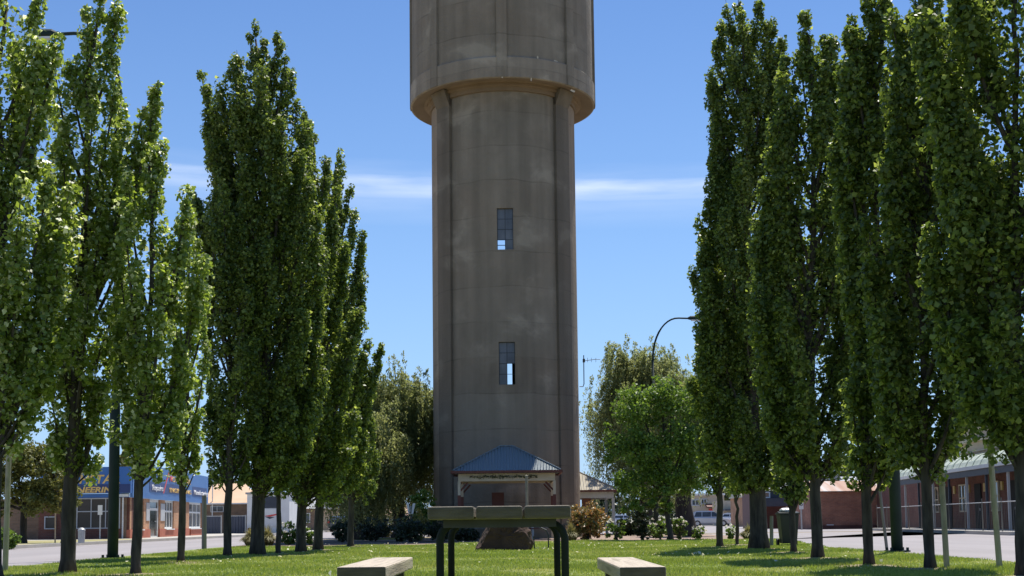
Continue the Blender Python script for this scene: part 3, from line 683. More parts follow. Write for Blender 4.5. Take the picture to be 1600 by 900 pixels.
for (a0, a1) in ((60.3, 119.7), (-119.7, -60.3)):
    b = MB(); arc_shell(b, RS-.1, RS+.05, a0, a1, 0.0, zrim-.3, 16); b.build('buttress', 'concrete_lit', tower)
b = MB(); b.lathe([(RS-.06, -.02), (RS+.18, -.02), (RS+.18, .42), (RS+.10, .50), (RS-.06, .50)], 72); b.build('plinth', 'concrete', tower)
# tank: soffit with stepped rings, drum with band and ribs, roof
ztop = zrim+8.6
b = MB(); b.lathe([(RS-.02, zrim-.28), (RS+.13, zrim-.28), (RS+.13, zrim-.10), (RS+.26, zrim-.06), (RS+.26, zrim+.06), (RS+.40, zrim+.10), (RT-.004, zrim+.0)], 96); b.build('soffit', 'soffit', tower, smooth=False)
zband = P(785, 88, TY-RT).z
b = MB(); b.lathe([(RT, zrim), (RT, ztop-.5), (RT+.14, ztop-.45), (RT+.14, ztop-.1), (RT-.1, ztop)], 96); b.build('tank', 'concrete', tower, smooth=False)
b = MB(); b.lathe([(RT-.02, zrim+.001), (RT+.085, zrim+.03), (RT+.085, zband-.05), (RT+.02, zband+.01), (RT-.02, zband+.01)], 96); b.build('tank_band', 'concrete_band', tower)
b = MB(); b.lathe([(RT-.1, ztop), (0.4, ztop+1.3), (0.0, ztop+1.35)], 64); b.build('roof', 'concrete', tower)
for k in range(8):
    b = MB(); a = k*45; arc_shell(b, RT-.05, RT+.12, a-3.0, a+3.0, zrim+.02, ztop-.5, 3); b.build('tank_rib', 'concrete', tower)
# conduit down the tank side
b = MB(); b.tube([(RT+.06, .2, P(925, 112, TY).z), (RT+.06, .2, ztop-.4)], .045, 8); b.build('conduit', 'black_steel', tower)
b = MB(); b.tube([(-RT-.06, -.2, P(640, 112, TY).z), (-RT-.06, -.2, ztop-.4)], .03, 8); b.build('conduit', 'black_steel', tower)
# white droppings / lime runs at the band edge
b = MB()
for (px, py, w, h) in ((785, 118, 3, 9), (830, 124, 2, 6), (840, 92, 3, 10), (868, 97, 7, 6), (661, 138, 7, 10), (888, 103, 4, 5), (724, 115, 5, 3), (779, 92, 3, 12), (895, 142, 9, 4)):
    q = P(px, py, TY); x = q.x-tcx
    if abs(x) > RT: continue
    y = -math.sqrt((RT+.09)**2-x*x)-.006; q = P(px, py, TY+y); x = q.x-tcx
    ww = w/F*56*.5; hh = h/F*56*.5; ca = 1
    sl = x/(-y)*ww
    b = MB(); b.add([(x-ww, y-sl*-1*-1, q.z-hh*.7), (x+ww*.5, y+sl*.5, q.z-hh), (x+ww, y+sl, q.z+hh*.8), (x-ww*.6, y-sl*.6, q.z+hh)], [(0, 1, 2, 3)])
    b.build('lime_mark', 'cream_paint', tower)
# antenna bracket on the right side of the shaft
an = thing('antenna', 'thin dark antenna on a bent bracket at the right side of the tower', 'antenna', (0, 0, 0))
def Q(px, py, Y=60): return P(px, py, Y)
b = MB(); b.tube([Q(905.5, 604), Q(911, 604), Q(912.5, 600), Q(912, 555)], .022, 6); b.build('bracket', 'black_steel', an)
b = MB(); b.tube([Q(911, 564), Q(930, 561.5), Q(938, 561.5)], .014, 6)
for px in (918, 924, 931): b.tube([Q(px, 559), Q(px, 566)], .009, 5)
b.box(Q(910.5, 562).x, Q(914, 562).x, 59.9, 60.1, Q(912, 566).z, Q(912, 561).z); b.build('aerial', 'black_steel', an)

# ================================================================ PICNIC TABLE AND BENCHES
T0 = P(668, 795, 6.65); T1 = P(892, 795, 6.65)
pic = thing('picnic_table', 'weathered three-plank picnic table on dark green tube legs in the foreground', 'table', ((T0.x+T1.x)/2, 6.65, 0))
hw = (T1.x-T0.x)/2; zt = P(780, 790.5, 6.65).z
pw = (2*hw-.020)/3; TL = 1.75
def plank(x0, x1, z0, z1, L_, parent, m_, name='plank', bev=.011):
    b = MB(); b.box(x0, x1, 0, L_, z0, z1); o = b.build(name, m_, parent, bevel=bev)
    o.data.materials.append(MT['endgrain'])
    for p in o.data.polygons:
        if abs(p.normal.y) > .9: p.material_index = 1
    return o
for i in range(3):
    x0 = -hw+i*(pw+.010); plank(x0, x0+pw, zt-.068, zt, TL, pic, 'timber', bev=.014)
for y in (.22, TL-.30):
    MB().box(-.30, .30, y-.055, y-.024, zt-.112, zt-.0685).build('cleat', 'black_steel', pic)
    b = MB(); r = .09; w = .333; z = zt-.0895; pts = [(-w, y, 0)]
    pts += [(-w, y, z-r)]+[(-w+r-r*math.cos(t), y, z-r+r*math.sin(t)) for t in np.linspace(.2, math.pi/2, 6)]
    pts += [(w-r+r*math.sin(t), y, z-r+r*math.cos(t)) for t in np.linspace(0, math.pi/2-.2, 6)]+[(w, y, z-r), (w, y, 0)]
    b.tube([Vector(p)+Vector((.013, 0, 0)) for p in pts], .0215, 12); b.build('leg_frame', 'green_steel', pic, smooth=True)
b = MB(); b.tube([(0, .22, zt-.09), (0, TL-.30, zt-.09)], .015, 8); b.build('brace', 'green_steel', pic)
b = MB(); b.lathe([(.001, 0), (.009, 0), (.009, .006), (.001, .006)], 8)
for bx_ in (-.2, .2): pass
def bench(px0, px1, label):
    A = P(px0, 886, 6.72); Bq = P(px1, 885, 6.72)
    z = (A.z+Bq.z)/2; r = thing('bench', label, 'bench', (A.x, 6.72, 0), 0, 'benches at the picnic table')
    w = Bq.x-A.x; LB = 1.8
    plank(0, w, z-.075, z, LB, r, 'bench_timber', bev=.010, name='seat')
    for y in (.24, LB-.34):
        b = MB(); b.box(.03, w-.03, y-.04, y+.04, z-.115, z-.0765); b.build('cleat', 'black_steel', r)
        b = MB(); b.tube([(w/2, y, 0), (w/2, y, z-.116)], .035, 12); b.build('leg', 'green_steel', r)
    return r
bench(526, 603, 'bleached timber bench left of the picnic table')
bench(968, 1041, 'bleached timber bench right of the picnic table')

# ================================================================ ROCK, HOOP, POST, SHELTER
g = G(787, 860); w = P(831, 850, g.y).x-P(743, 850, g.y).x
def rock(loc, w, h):
    bm = bmesh.new()
    prof = [(-.50, 0), (-.495, .10), (-.44, .20), (-.25, .78), (-.18, .97), (.15, 1.0), (.24, .80), (.36, .72), (.47, .55), (.5, .1), (.46, 0)]
    b = MB(); n = len(prof); ys = [-.30, -.2, .05, .28, .4]; sc = [.86, 1.0, 1.02, .95, .7]
    for y, s in zip(ys, sc):
        for (x, z) in prof: b.v.append((x*w*s+random.uniform(-.012, .012), y*w+random.uniform(-.03, .03)+z*.12, z*h*(s if z > 0 else 1)+random.uniform(-.01, .01)))
    for j in range(len(ys)-1):
        for i in range(n): b.f.append((j*n+i, j*n+(i+1) % n, (j+1)*n+(i+1) % n, (j+1)*n+i))
    b.f.append(tuple(range(n))); b.f.append(tuple((len(ys)-1)*n+i for i in reversed(range(n))))
    o = b.build('boulder', 'rock', None, loc)
    md = o.modifiers.new('s', 'SUBSURF'); md.levels = md.render_levels = 3; md.subdivision_type = 'SIMPLE'
    tx = bpy.data.textures.new('rocky', 'CLOUDS'); tx.noise_scale = .22; tx.noise_depth = 3; dm = o.modifiers.new('d', 'DISPLACE'); dm.texture = tx; dm.strength = .14; dm.mid_level = .5
    return o
tag(rock((g.x, g.y, -.02), w, .92), 'large flat-topped red-brown boulder on the lawn behind the picnic table', 'boulder')
g = G(846, 858)
b = MB(); s = g.y/F
b.tube([(-12*s, 0, 20*s), (-11*s, 0, 3*s), (-9*s, 0, 1*s), (9*s, 0, 1*s), (11*s, 0, 3*s), (11*s, 0, 22*s), (8*s, 0, 29*s), (0, .1, 33*s)], .018, 6)
tag(b.build('metal_hoop', 'black_steel', None, (g.x, g.y, 0)), 'thin dark metal hoop beside the boulder', 'hoop')
g = P(824, 834, 50)
tag(MB().tube([(0, 0, 0), (0, 0, P(823, 744, 50).z)], .055, 10).lathe([(.055, P(823, 744, 50).z), (.06, P(823, 743, 50).z), (.001, P(823, 742, 50).z)], 10).build('pale_post', 'post_green', None, (g.x, 50, 0)),
    'pale round post in front of the blue-roofed shelter', 'post')

SY = 53.6
def shelter(px0, px1, py_eave, py_top, Y, name, label, roofm, fascia, beam, apex_px, dep, half_ridge, post_px=()):
    A = P(px0, py_eave, Y-dep/2); B = P(px1, py_eave, Y-dep/2); cx = (A.x+B.x)/2; hw = (B.x-A.x)/2
    ze = (A.z+B.z)/2; zt = P(apex_px, py_top, Y).z
    r = thing(name, label, 'shelter', (cx, Y, 0))
    d = dep/2; rf = MB(); t = .04
    e = [(-hw, -d, ze), (hw, -d, ze), (hw, d, ze), (-hw, d, ze)]; ra = (-half_ridge, 0, zt); rb = (half_ridge, 0, zt)
    # each slope is its own sheet with real thickness
    for pts, ax_ in (((e[0], e[1], rb, ra), 'x'), ((e[2], e[3], ra, rb), 'x'), ((e[1], e[2], rb), 'y'), ((e[3], e[0], ra), 'y')):
        q = MB(); n = len(pts); q.add([*pts]+[(x, y, z-t) for x, y, z in pts], [tuple(range(n)), tuple(range(n, 2*n))]+[(i, (i+1) % n, (i+1) % n+n, i+n) for i in range(n)])
        o = q.build('roof_sheet', roofm if ax_ == 'x' else roofm+'_y', r)
    for a_, b_ in ((e[0], ra), (e[1], rb), (e[2], rb), (e[3], ra), (ra, rb)):
        MB().tube([Vector(a_)+Vector((0, 0, .02)), Vector(b_)+Vector((0, 0, .02))], .035, 6).build('ridge_cap', roofm, r)
    gb = MB(); g_ = .10
    for (x0, x1, y0, y1) in ((-hw-.05, hw+.05, -d-.08, -d), (-hw-.05, hw+.05, d, d+.08), (-hw-.08, -hw, -d, d), (hw, hw+.08, -d, d)):
        gb.box(x0, x1, y0, y1, ze-g_, ze+.0)
    gb.build('gutter', fascia, r)
    i_ = .22; bb = MB(); bz = ze-.42
    bb.box(-hw+i_, hw-i_, -d+i_, -d+i_+.07, bz, ze-.11); bb.box(-hw+i_, hw-i_, d-i_-.07, d-i_, bz, ze-.11)
    bb.box(-hw+i_, -hw+i_+.07, -d+i_+.072, d-i_-.072, bz, ze-.11); bb.box(hw-i_-.07, hw-i_, -d+i_+.072, d-i_-.072, bz, ze-.11); bb.build('beam', beam, r)
    return r, hw, d, ze, bz, i_
for k in ('roof_blue', 'roof_tan', 'roof_grey'):
    c1 = {'roof_blue': ((.16, .20, .215), (.20, .24, .255)), 'roof_tan': ((.42, .36, .26), (.52, .46, .34)), 'roof_grey': ((.42, .42, .42), (.55, .55, .54))}[k]
    MT[k+'_y'] = ribmat(k+'_side_sheet', c1[0], c1[1], 8, 1, rough=.35 if k == 'roof_blue' else .45, metal=.05)
sh, hw_, d_s, ze, bz, i_ = shelter(707, 876, 735, 697.5, SY, 'picnic_shelter', 'open park shelter with blue-grey hip roof in front of the tower', 'roof_blue', 'maroon', 'cream_paint', 791, 3.6, .25)
for sx in (-1, 1):
    for sy in (-1, 1):
        x = sx*(hw_-i_-.035); y = sy*(d_s-i_-.035)
        po = MB().box(x-.055, x+.055, y-.056, y+.056, 0, bz).build('post', 'cream_paint', sh)
        MB().box(x-.062, x+.062, y-.063, y+.063, ze-1.55, ze-.98).build('painted_band', 'maroon', po)
        MB().tube([(x-sx*.05, y, bz-.38), (x-sx*.35, y, bz-.05)], .035, 6).build('bracket', 'maroon', sh)
vp = np.stack([rng.uniform(-1.5, 1.25, 420), np.full(420, -d_s+i_-.03)+rng.normal(size=420)*.02, bz+.17+rng.normal(size=420)*.035], 1)
quad_mesh('climbing_vine', leaf_quads(vp, .05), 'leaf_dark', rng.random(420), sh)
# picnic setting inside the shelter and the red box on the tower wall
tb_ = thing('picnic_table', 'red-brown picnic setting standing under the blue-roofed shelter', 'table', (sh.location.x+.35, SY, 0))
MB().box(-.95, .95, -.38, .38, .70, .76).build('tabletop', 'maroon', tb_)
for s in (-1, 1):
    MB().box(-.95, .95, s*.72-.14, s*.72+.14, .42, .46).build('seat', 'maroon', tb_)
    MB().box(s*.7-.04, s*.7+.04, -.30, .30, 0, .698).box(s*.7-.04, s*.7+.04, -.82, -.62, 0, .418).box(s*.7-.04, s*.7+.04, .62, .82, 0, .418).build('leg', 'grey_paint', tb_)
qx = P(778, 775, 55.2)
tag(MB().box(-.26, .26, 0, .35, 0, qx.z+.15).box(-.2, .2, -.03, 0, qx.z-.15, qx.z+.05).build('barbecue', 'maroon', None, (qx.x, 55.2, 0)), 'dark red barbecue cabinet under the blue-roofed shelter', 'barbecue')
# second shelter behind the tower's right side
s2, hw2, d2, ze2, bz2, i2 = shelter(800, 966, 766, 728, 70, 'rotunda', 'tan-roofed shelter half hidden behind the right side of the tower', 'roof_tan', 'maroon', 'grey_paint', 880, 5.6, .1)
for sx in (-1, 1):
    for sy in (-1, 1):
        x = sx*(hw2-i2-.035); y = sy*(d2-i2-.035); MB().box(x-.07, x+.07, y-.071, y+.071, 0, bz2).build('post', 'grey_paint', s2)
q = P(916, 790, 69).x-s2.location.x
MB().box(q-.30, q+.17, -d2+i2+.2, -d2+i2+.6, 0, bz2-.002).build('brick_pier', 'brick_deep', s2)

# ================================================================ POSTS, LAMPS, BIN
def leaning_post(bx, by, tx, ty, w, m_, label, name='timber_post', cat='post', group=None):
    g = G(bx, by); t = P(tx, ty, g.y); r = w/F*g.y/2
    b = MB(); b.tube([(0, 0, -.03), (t.x-g.x, 0, t.z)], [r, r*.92], 10)
    return tag(b.build(name, m_, None, (g.x, g.y, 0), smooth=False), label, cat, group)
leaning_post(8, 893, 15, 672, 9, 'post_green', 'pale green-grey post at the left edge of the lawn')
leaning_post(1479.5, 888, 1468, 690, 9.5, 'post_green', 'pale green post beside the trunk right of the dark lamp post')
leaning_post(1562, 888, 1546, 688, 9.5, 'post_green', 'pale green post by the road edge at far right')
leaning_post(1386, 859, 1371, 735, 5, 'post_grey', 'thin dark leaning stake next to the dark lamp post')
leaning_post(319, 858, 319, 774, 8, 'post_grey', 'short grey post at the kerb below the blue sign')
leaning_post(1205.5, 853, 1205.5, 806, 6, 'post_grey', 'squat brown post left of the green wheelie bin')

def lamp_post(g, H, r, arm, adir, label, bend=1.6):
    root = thing('street_lamp', label, 'street lamp', (g.x, g.y, 0), 0, 'street lamps')
    b = MB(); b.tube([(0, 0, 0), (0, 0, H*.28), (0, 0, H*.30), (0, 0, H-bend)], [r, r*.95, r*.72, r*.42], 12)
    # swept arm
    pts = []
    for t in np.linspace(0, 1, 12):
        a = t*math.pi/2*1.02; pts.append(Vector((adir*(1-math.cos(a))*arm*.72, 0, H-bend+math.sin(a)*bend)))
    pts.append(Vector((adir*arm, 0, H-.02))); b.build('pole', 'lamp_green', root, smooth=True)
    MB().tube(pts, [r*.40]*6+[r*.34]*(len(pts)-6), 8).build('arm', 'lamp_green', root, smooth=True)
    hd = MB(); x = adir*arm; hd.tube([(x, 0, H-.02), (x+adir*.12, 0, H), (x+adir*.5, 0, H-.01), (x+adir*.68, 0, H-.05)], [.05, .10, .12, .05], 8)
    h = hd.build('lamp_head', 'lamp_green', root)
    MB().box(min(x+adir*.15, x+adir*.55), max(x+adir*.15, x+adir*.55), -.08, .08, H-.14, H-.09).build('lens', 'lamp_glass', h)
    bp = MB(); bp.box(-r*1.8, r*1.8, -r*1.8, r*1.8, 0, .03)
    for sx in (-1, 1):
        for sy in (-1, 1): bp.tube([(sx*r*1.4, sy*r*1.4, .03), (sx*r*1.4, sy*r*1.4, .09)], .03, 6)
    bp.build('base_plate', 'lamp_green', root)
    return root
g = G(176, 873); lamp_post(g, P(120, 52, g.y).z, .118, (188-85)/F*g.y, -1, 'dark green lamp post rising through the left row of poplars', 1.6)
g = G(1402, 862); lamp_post(g, P(1380, 60, g.y).z, .118, 1.5, 1, 'thick dark green lamp post among the right row of poplars', 1.6)
g = P(1026, 838, 60); lamp_post(Vector((g.x, 60, 0)), P(1060, 497, 60).z, .12, 1.7, 1, 'distant curved street lamp showing above the trees right of the tower', 2.0)

# wheelie bin
g = P(1232, 852, 34.3); bn = thing('wheelie_bin', 'dark green wheelie bin with white rubbish on top beside a poplar trunk', 'bin', (g.x, 34.3, 0))
b = MB(); z0, z1 = .06, .82; a0, a1 = .19, .25
b.add([(-a0, -.2, z0), (a0, -.2, z0), (a0, .2, z0), (-a0, .2, z0), (-a1, -.26, z1), (a1, -.26, z1), (a1, .27, z1), (-a1, .27, z1)], [(0,1,2,3),(4,5,6,7),(0,1,5,4),(1,2,6,5),(2,3,7,6),(3,0,4,7)]); b.build('body', 'bin_green', bn, bevel=.015)
MB().box(-.275, .275, -.285, .30, .822, .85).build('rim', 'bin_green', bn, bevel=.008)
MB().prismx([(-.27, .852), (.30, .852), (.30, .87), (.05, .90), (-.27, .87)], -.26, .26).build('lid', 'bin_green', bn)
for s in (-1, 1): MB().tube([(s*.21, .2, .09), (s*.27, .2, .09)], .09, 14).build('wheel', 'rubber', bn)
MB().tube([(-.2, .33, .82), (.2, .33, .82)], .016, 8).build('handle', 'bin_green', bn)
b = MB()
rb = bmesh.new(); bmesh.ops.create_icosphere(rb, subdivisions=3, radius=1)
for v in rb.verts: v.co = Vector((v.co.x*.22, v.co.y*.17, v.co.z*.07+.93))*1.0+Vector((0, 0, random.uniform(-.012, .012)))
me = bpy.data.meshes.new('rubbish_bag'); rb.to_mesh(me); rb.free(); me.materials.append(MT['rubbish']); o = bpy.data.objects.new('rubbish_bag', me); COL.objects.link(o)
o.location = (g.x, 34.3, 0); tag(o, 'white rubbish bag lying on the green wheelie bin', 'rubbish')

# ================================================================ BUILDINGS (left)
def frame_xy(p0, p1):
    v = Vector((p1[0]-p0[0], p1[1]-p0[1])); return math.atan2(v.y, v.x), v.length
A = G(201, 845); A = Vector((A.x, A.y)); Bc = G(320, 838.3); Bc = Vector((Bc.x, Bc.y))
rz, LW = frame_xy(A, Bc)
ws = thing('workshop_building', 'orange brick workshop with blue sign parapet across the left road', 'building', (A.x, A.y, 0), rz)
zf0 = P(201, 777, A.y).z; zf1 = P(201, 733, A.y).z+.1
# local: x along side wall away from camera; the road is on local -y (right of direction) side
DW = 7.0
def sx_(px):      # distance along side wall of the photo column px
    d = ray(px, 800); n = Vector((-math.sin(rz), math.cos(rz))); t = (A.x*n.x+A.y*n.y)/(d.x*n.x+d.y*n.y)
    return (Vector((d.x*t, d.y*t))-A).length
wb = MB(); wb.box(0.002, LW, .12, .5, 0.02, zf0); wb.box(1.4, LW, .5, DW, 0.02, zf0); wb.build('wall', 'brick_brown', ws)
pil = MB()
cols_ = [(201.5, 208), (227, 233), (236, 246), (257, 271), (287, 296), (316, 320)]
for a_, b_ in [(201, 207.5), (224, 233), (249, 257), (271, 295), (315, 319.5)]:
    pil.box(sx_(a_)+.003, sx_(b_), -.02, .13, .55, zf0-.003)
pil.build('pier', 'brick_orange', ws)
b = MB(); b.box(.002, sx_(234), -.06, .119, 0, .55); b.box(sx_(248.5), sx_(295), -.06, .119, 0, .55); b.box(sx_(297), LW-.01, -.06, .119, 0, .55); b.build('plinth', 'plinth_red', ws)
def window(parent, x0, x1, z0, z1, y, nx=2, nz=2, fw=.06, fm='white_paint', gm='window_glass', top=None, name='window'):
    f = MB(); f.box(x0, x0+fw, y-.05, y+.03, z0, z1); f.box(x1-fw, x1, y-.05, y+.03, z0, z1); f.box(x0+fw, x1-fw, y-.05, y+.03, z0, z0+fw); f.box(x0+fw, x1-fw, y-.05, y+.03, z1-fw, z1)
    for i in range(1, nx): xm = x0+(x1-x0)*i/nx; f.box(xm-fw*.4, xm+fw*.4, y-.045, y+.02, z0+fw, z1-fw)
    zz = [top] if top else [z0+(z1-z0)*k/nz for k in range(1, nz)]
    for z in zz: f.box(x0+fw, x1-fw, y-.048, y+.022, z-fw*.5, z+fw*.5)
    w = f.build(name, fm, parent); MB().box(x0+fw, x1-fw, y, y+.012, z0+fw, z1-fw).build('pane', gm, w); return w
for a_, b_, z0_, nx in ((208.5, 223.5, .56, 2), (257.5, 270.5, .56, 3), (296, 314, .56, 3)):
    window(ws, sx_(a_), sx_(b_), z0_, zf0-.02, .09, nx, 2, .10, top=zf0-.62)
    MB().box(sx_(a_), sx_(b_), -.12, .06, .50, .555).build('sill', 'white_paint', ws)
dr = window(ws, sx_(234.2), sx_(248.3), .05, zf0-.02, .09, 1, 2, .13, top=1.62, name='door')
MB().box(sx_(243)-.1, sx_(243)+.1, -.02, .03, .95, 1.0).build('handle', 'galv', dr)
for a_, b_ in ((227.5, 232.8), (250, 256.5)): MB().box(sx_(a_), sx_(b_), -.05, -.022, 1.0, 1.95).build('notice_panel', 'grey_paint', ws)
# side parapet in blue sheet
pr = MB(); pr.box(.0, LW+.15, -.16, -.03, zf0+.001, zf1+.25); par = pr.build('sign_parapet', 'sign_blue', ws)
sz = zf1-zf0+.25
MB().box(sx_(228), sx_(283), -.175, -.162, zf0+.22*sz, zf0+.52*sz).build('sign_band', 'sign_navy', par)
MB().box(sx_(296), LW-.4, -.175, -.162, zf0+.22*sz, zf0+.55*sz).build('sign_band', 'sign_navy', par)
TR = (R(90), 0, 0)
def stext(s, px0, px1, zc, size, m_, shear=0.15):
    o = text('lettering', s, m_, par, (sx_(px0), -.20, zc), TR, size, shear=shear)
    w = max(v.co.x for v in o.data.vertices)-min(v.co.x for v in o.data.vertices); o.scale = ((sx_(px1)-sx_(px0))/w, 1, 1)
stext('Repairs', 231, 248.5, zf0+.27*sz, .42, 'letter_white'); stext('ENGINEERING', 259, 293, zf0+.26*sz, .36, 'gold', 0)
stext('ORTHSTAR', 263, 292, zf0+.60*sz, .42, 'gold', 0); stext('N', 258.5, 262.5, zf0+.60*sz, .50, 'letter_red'); stext('Manufacturing', 297.5, 319, zf0+.28*sz, .40, 'letter_white')
MB().prism([(sx_(249.5), zf0+.2*sz), (sx_(250.6), zf0+.2*sz), (sx_(259), zf0+.9*sz), (sx_(257.5), zf0+.9*sz)], -.185, -.176).build('red_slash', 'letter_red', par)
# the end wall facing the camera (a second stretch of the same building): local -x side; build in world axes
wl = P(60, 800, A.y).x; fw_ = thing('shopfront_building', 'shaded shopfront with big blue and gold sign on the workshop corner', 'building', (A.x, A.y, 0), 0)
X0 = wl-A.x
MB().box(X0, -.003, .05, .8, 0.02, zf0).build('wall', 'brick_deep', fw_)
def fx(px): return P(px, 800, A.y).x-A.x
def fz(py): return P(160, py, A.y).z
MB().box(fx(100), fx(192), -.05, .048, 0.02, fz(826)).build('plinth', 'brick_deep', fw_)
window(fw_, fx(120), fx(188), fz(826), zf0-.02, .0, 3, 2, .05, 'grey_paint', 'dim_glass', top=fz(799))
window(fw_, fx(70), fx(88), fz(826), fz(806), .0, 1, 1, .05, 'grey_paint', 'dim_glass')
MB().box(fx(191.5), fx(193.5), -.08, -.003, 0, zf0).build('downpipe', 'white_paint', fw_)
MB().box(X0, .0, -.10, .04, zf0, fz(771.5)).build('fascia', 'sign_blue_flat', fw_)
sb_ = MB().box(X0+.2, fx(206.5), -.34, -.105, fz(771), fz(730)).build('sign_board', 'sign_blue_flat', fw_)
MB().box(X0+.2, fx(206.5), -.348, -.341, fz(770.5), fz(757)).build('sign_band', 'sign_navy', sb_)
def ftext(s, px1, n_w, py, size):
    o = text('lettering', s, 'gold', sb_, (0, -.36, fz(py)), TR, size, shear=.18, off=.012)
    xs = [v.co.x for v in o.data.vertices]; w = max(xs)-min(xs); k = (n_w/F*A.y)/w; o.scale = (k, 1, 1); o.location.x = fx(px1)-max(xs)*k
ftext('NORTHSTAR', 190.5, 122, 755.5, .60); ftext('ENGINEERING', 189.5, 102, 769.5, .38)
MB().box(fx(180), fx(202), -.2, -.11, fz(776.5), fz(772.5)).build('small_sign', 'white_paint', fw_)
# street bin, sign post, sapling on the left
g = G(127, 853); bb_ = thing('litter_bin', 'grey cylindrical litter bin on the left footpath', 'bin', (g.x, g.y, .11))
MB().lathe([(0, 0), (.12, 0), (.13, .45), (.0, .45)], 18).build('body', 'galv', bb_); MB().lathe([(.14, .452), (.135, .50), (.08, .56), (0, .58)], 18).build('lid', 'galv', bb_)
g = G(156, 846); sp = thing('sign_post', 'white parking sign on a thin post before the dark shopfront', 'sign', (g.x, g.y, .1))
MB().tube([(0, 0, 0), (0, 0, P(156, 800, g.y).z)], .035, 8).build('post', 'galv', sp); q = P(156, 806, g.y).z; MB().box(-.11, .11, -.05, -.038, q-.05, q+.42).build('sign_plate', 'white_paint', sp)
g = G(95, 853)
sap = round_tree('sapling', (g.x, g.y, .1), .03, 1.0, [(0, 0, 1.55, .28, .28, .35), (-.15, 0, 1.85, .2, .2, .25)], 'young staked sapling on the dry verge at left', 'leaf_yellow', .08, 500, group=None, limb_r=.015)
for s in (-.22, .22): MB().bar((s, 0, 0), (s*1.05, 0, 1.15), .04).build('stake', 'paling', sap)
# peach building, slate fences, white shed
r_ = P(323, 800, 98).x; r2_ = P(389, 800, 98).x; pb = thing('peach_building', 'peach rendered building with brown brick base beyond the workshop', 'building', (r_, 98, 0)); Wp = r2_-r_
def pz(py): return P(355, py, 98).z
MB().box(0, Wp, .0, 6, 0, pz(787)).build('wall', 'brick_brown', pb)
MB().box(-.15, Wp+.1, -.35, -.003, pz(788), pz(786)).build('soffit', 'white_paint', pb)
rf = MB(); rf.add([(-.15, -.35, pz(786)), (Wp+.1, -.35, pz(786)), (Wp*.72, 2.6, pz(753)), (-.15, 2.6, pz(753)), (Wp+.1, 6, pz(786)), (-.15, 6, pz(786))], [(0,1,2,3),(1,4,2),(4,5,3,2),(5,0,3),(0,5,4,1)]); rf.build('roof', 'peach', pb)
window(pb, .3, 1.3, pz(800), pz(790), -.02, 2, 1, .05, 'grey_paint')
MB().tube([(P(340, 0, 98).x-r_+.0, -.1, .2), (P(340, 0, 98).x-r_, -.1, pz(754))], .04, 6).build('downpipe', 'white_paint', pb)
for (a_, b_, lb) in ((322, 346, 'left of the two slate blue sheet fence panels by the peach building'), (358, 384, 'right of the two slate blue sheet fence panels by the peach building')):
    q0 = P(a_, 800, 95); q1 = P(b_, 800, 95); z1 = P(350, 807, 95).z; f = thing('sheet_fence', lb, 'fence', (q0.x, 95, 0))
    MB().box(0, q1.x-q0.x, -.02, .02, .1, z1).build('sheet', 'fence_blue', f); MB().box(0, q1.x-q0.x, -.04, .04, z1, z1+.06).build('rail', 'galv', f)
    for x in (0, q1.x-q0.x): MB().box(x-.04, x+.04, -.045, .045, 0, z1+.1).build('fence_post', 'galv', f)
q0 = P(386, 800, 94); q1 = P(452, 800, 94); wsd = thing('white_shed', 'white shed with red-striped panel seen between the left trunks', 'building', (q0.x, 94, 0)); w_ = q1.x-q0.x
def wz(py): return P(420, py, 94).z
MB().box(0, w_, 0, 6, 0, wz(772)).build('wall', 'white_paint', wsd); MB().box(-.1, w_+.1, -.15, 6.1, wz(772), wz(769)).build('roof', 'roof_grey', wsd)
MB().box(w_*.42, w_*.74, -.03, -.003, wz(794), wz(776)).build('opening', 'dark_navy', wsd)
sg = MB().box(w_*.38, w_*.76, -.05, -.032, wz(822), wz(795)).build('sign_panel', 'white_paint', wsd)
MB().prism([(w_*.42, wz(806)), (w_*.70, wz(803)), (w_*.70, wz(805)), (w_*.55, wz(807.5))], -.06, -.051).build('red_stripe', 'letter_red', sg)
MB().prism([(w_*.42, wz(807)), (w_*.66, wz(808)), (w_*.54, wz(811))], -.06, -.051).build('dark_arrow', 'dark_navy', sg)
MB().box(w_*.02, w_*.14, -.05, -.003, .1, .5).build('red_block', 'brick_deep', wsd)
# timber paling fence, far
q0 = P(496, 800, 120); q1 = P(527, 800, 120); f = thing('paling_fence', 'tall bare timber paling fence behind the silver car at left', 'fence', (q0.x, 120, 0)); x = 0; pb_ = MB()
while x < q1.x-q0.x: pb_.box(x, x+.13, 0, .02, .02, P(510, 797, 120).z+random.uniform(-.05, .05)); x += .145
pb_.build('palings', 'paling', f)
MB().box(q1.x-q0.x, q1.x-q0.x+.2, -.05, .12, 0, P(510, 794, 120).z).build('fence_post', 'paling', f)
# far dim building left centre
q0 = P(452, 800, 135); q1 = P(500, 800, 135); hb = thing('weatherboard_house', 'low brown house behind the left trunks', 'building', (q0.x, 135, 0)); z = P(470, 795, 135).z
MB().box(0, q1.x-q0.x, 0, 7, 0, z).build('wall', 'brick_brown', hb); MB().prismx([(-.4, z), (7.4, z), (3.5, z+1.3)], -.3, q1.x-q0.x+.3).build('roof', 'roof_grey', hb); window(hb, 1, 2.2, .9, 1.9, -.01, 2, 1)
q0 = P(585, 800, 140); q1 = P(640, 800, 140); hb = thing('weatherboard_house', 'small pale house with brown roof glimpsed left of the tower', 'building', (q0.x, 140, 0)); z = P(610, 806, 140).z
MB().box(0, q1.x-q0.x, 0, 7, 0, z).build('wall', 'cream', hb); MB().prismx([(-.4, z), (7.4, z), (3.5, z+1.2)], -.3, q1.x-q0.x+.3).build('roof', 'roof_rust', hb); window(hb, 1, 2.0, .7, 1.3, -.01, 2, 1)

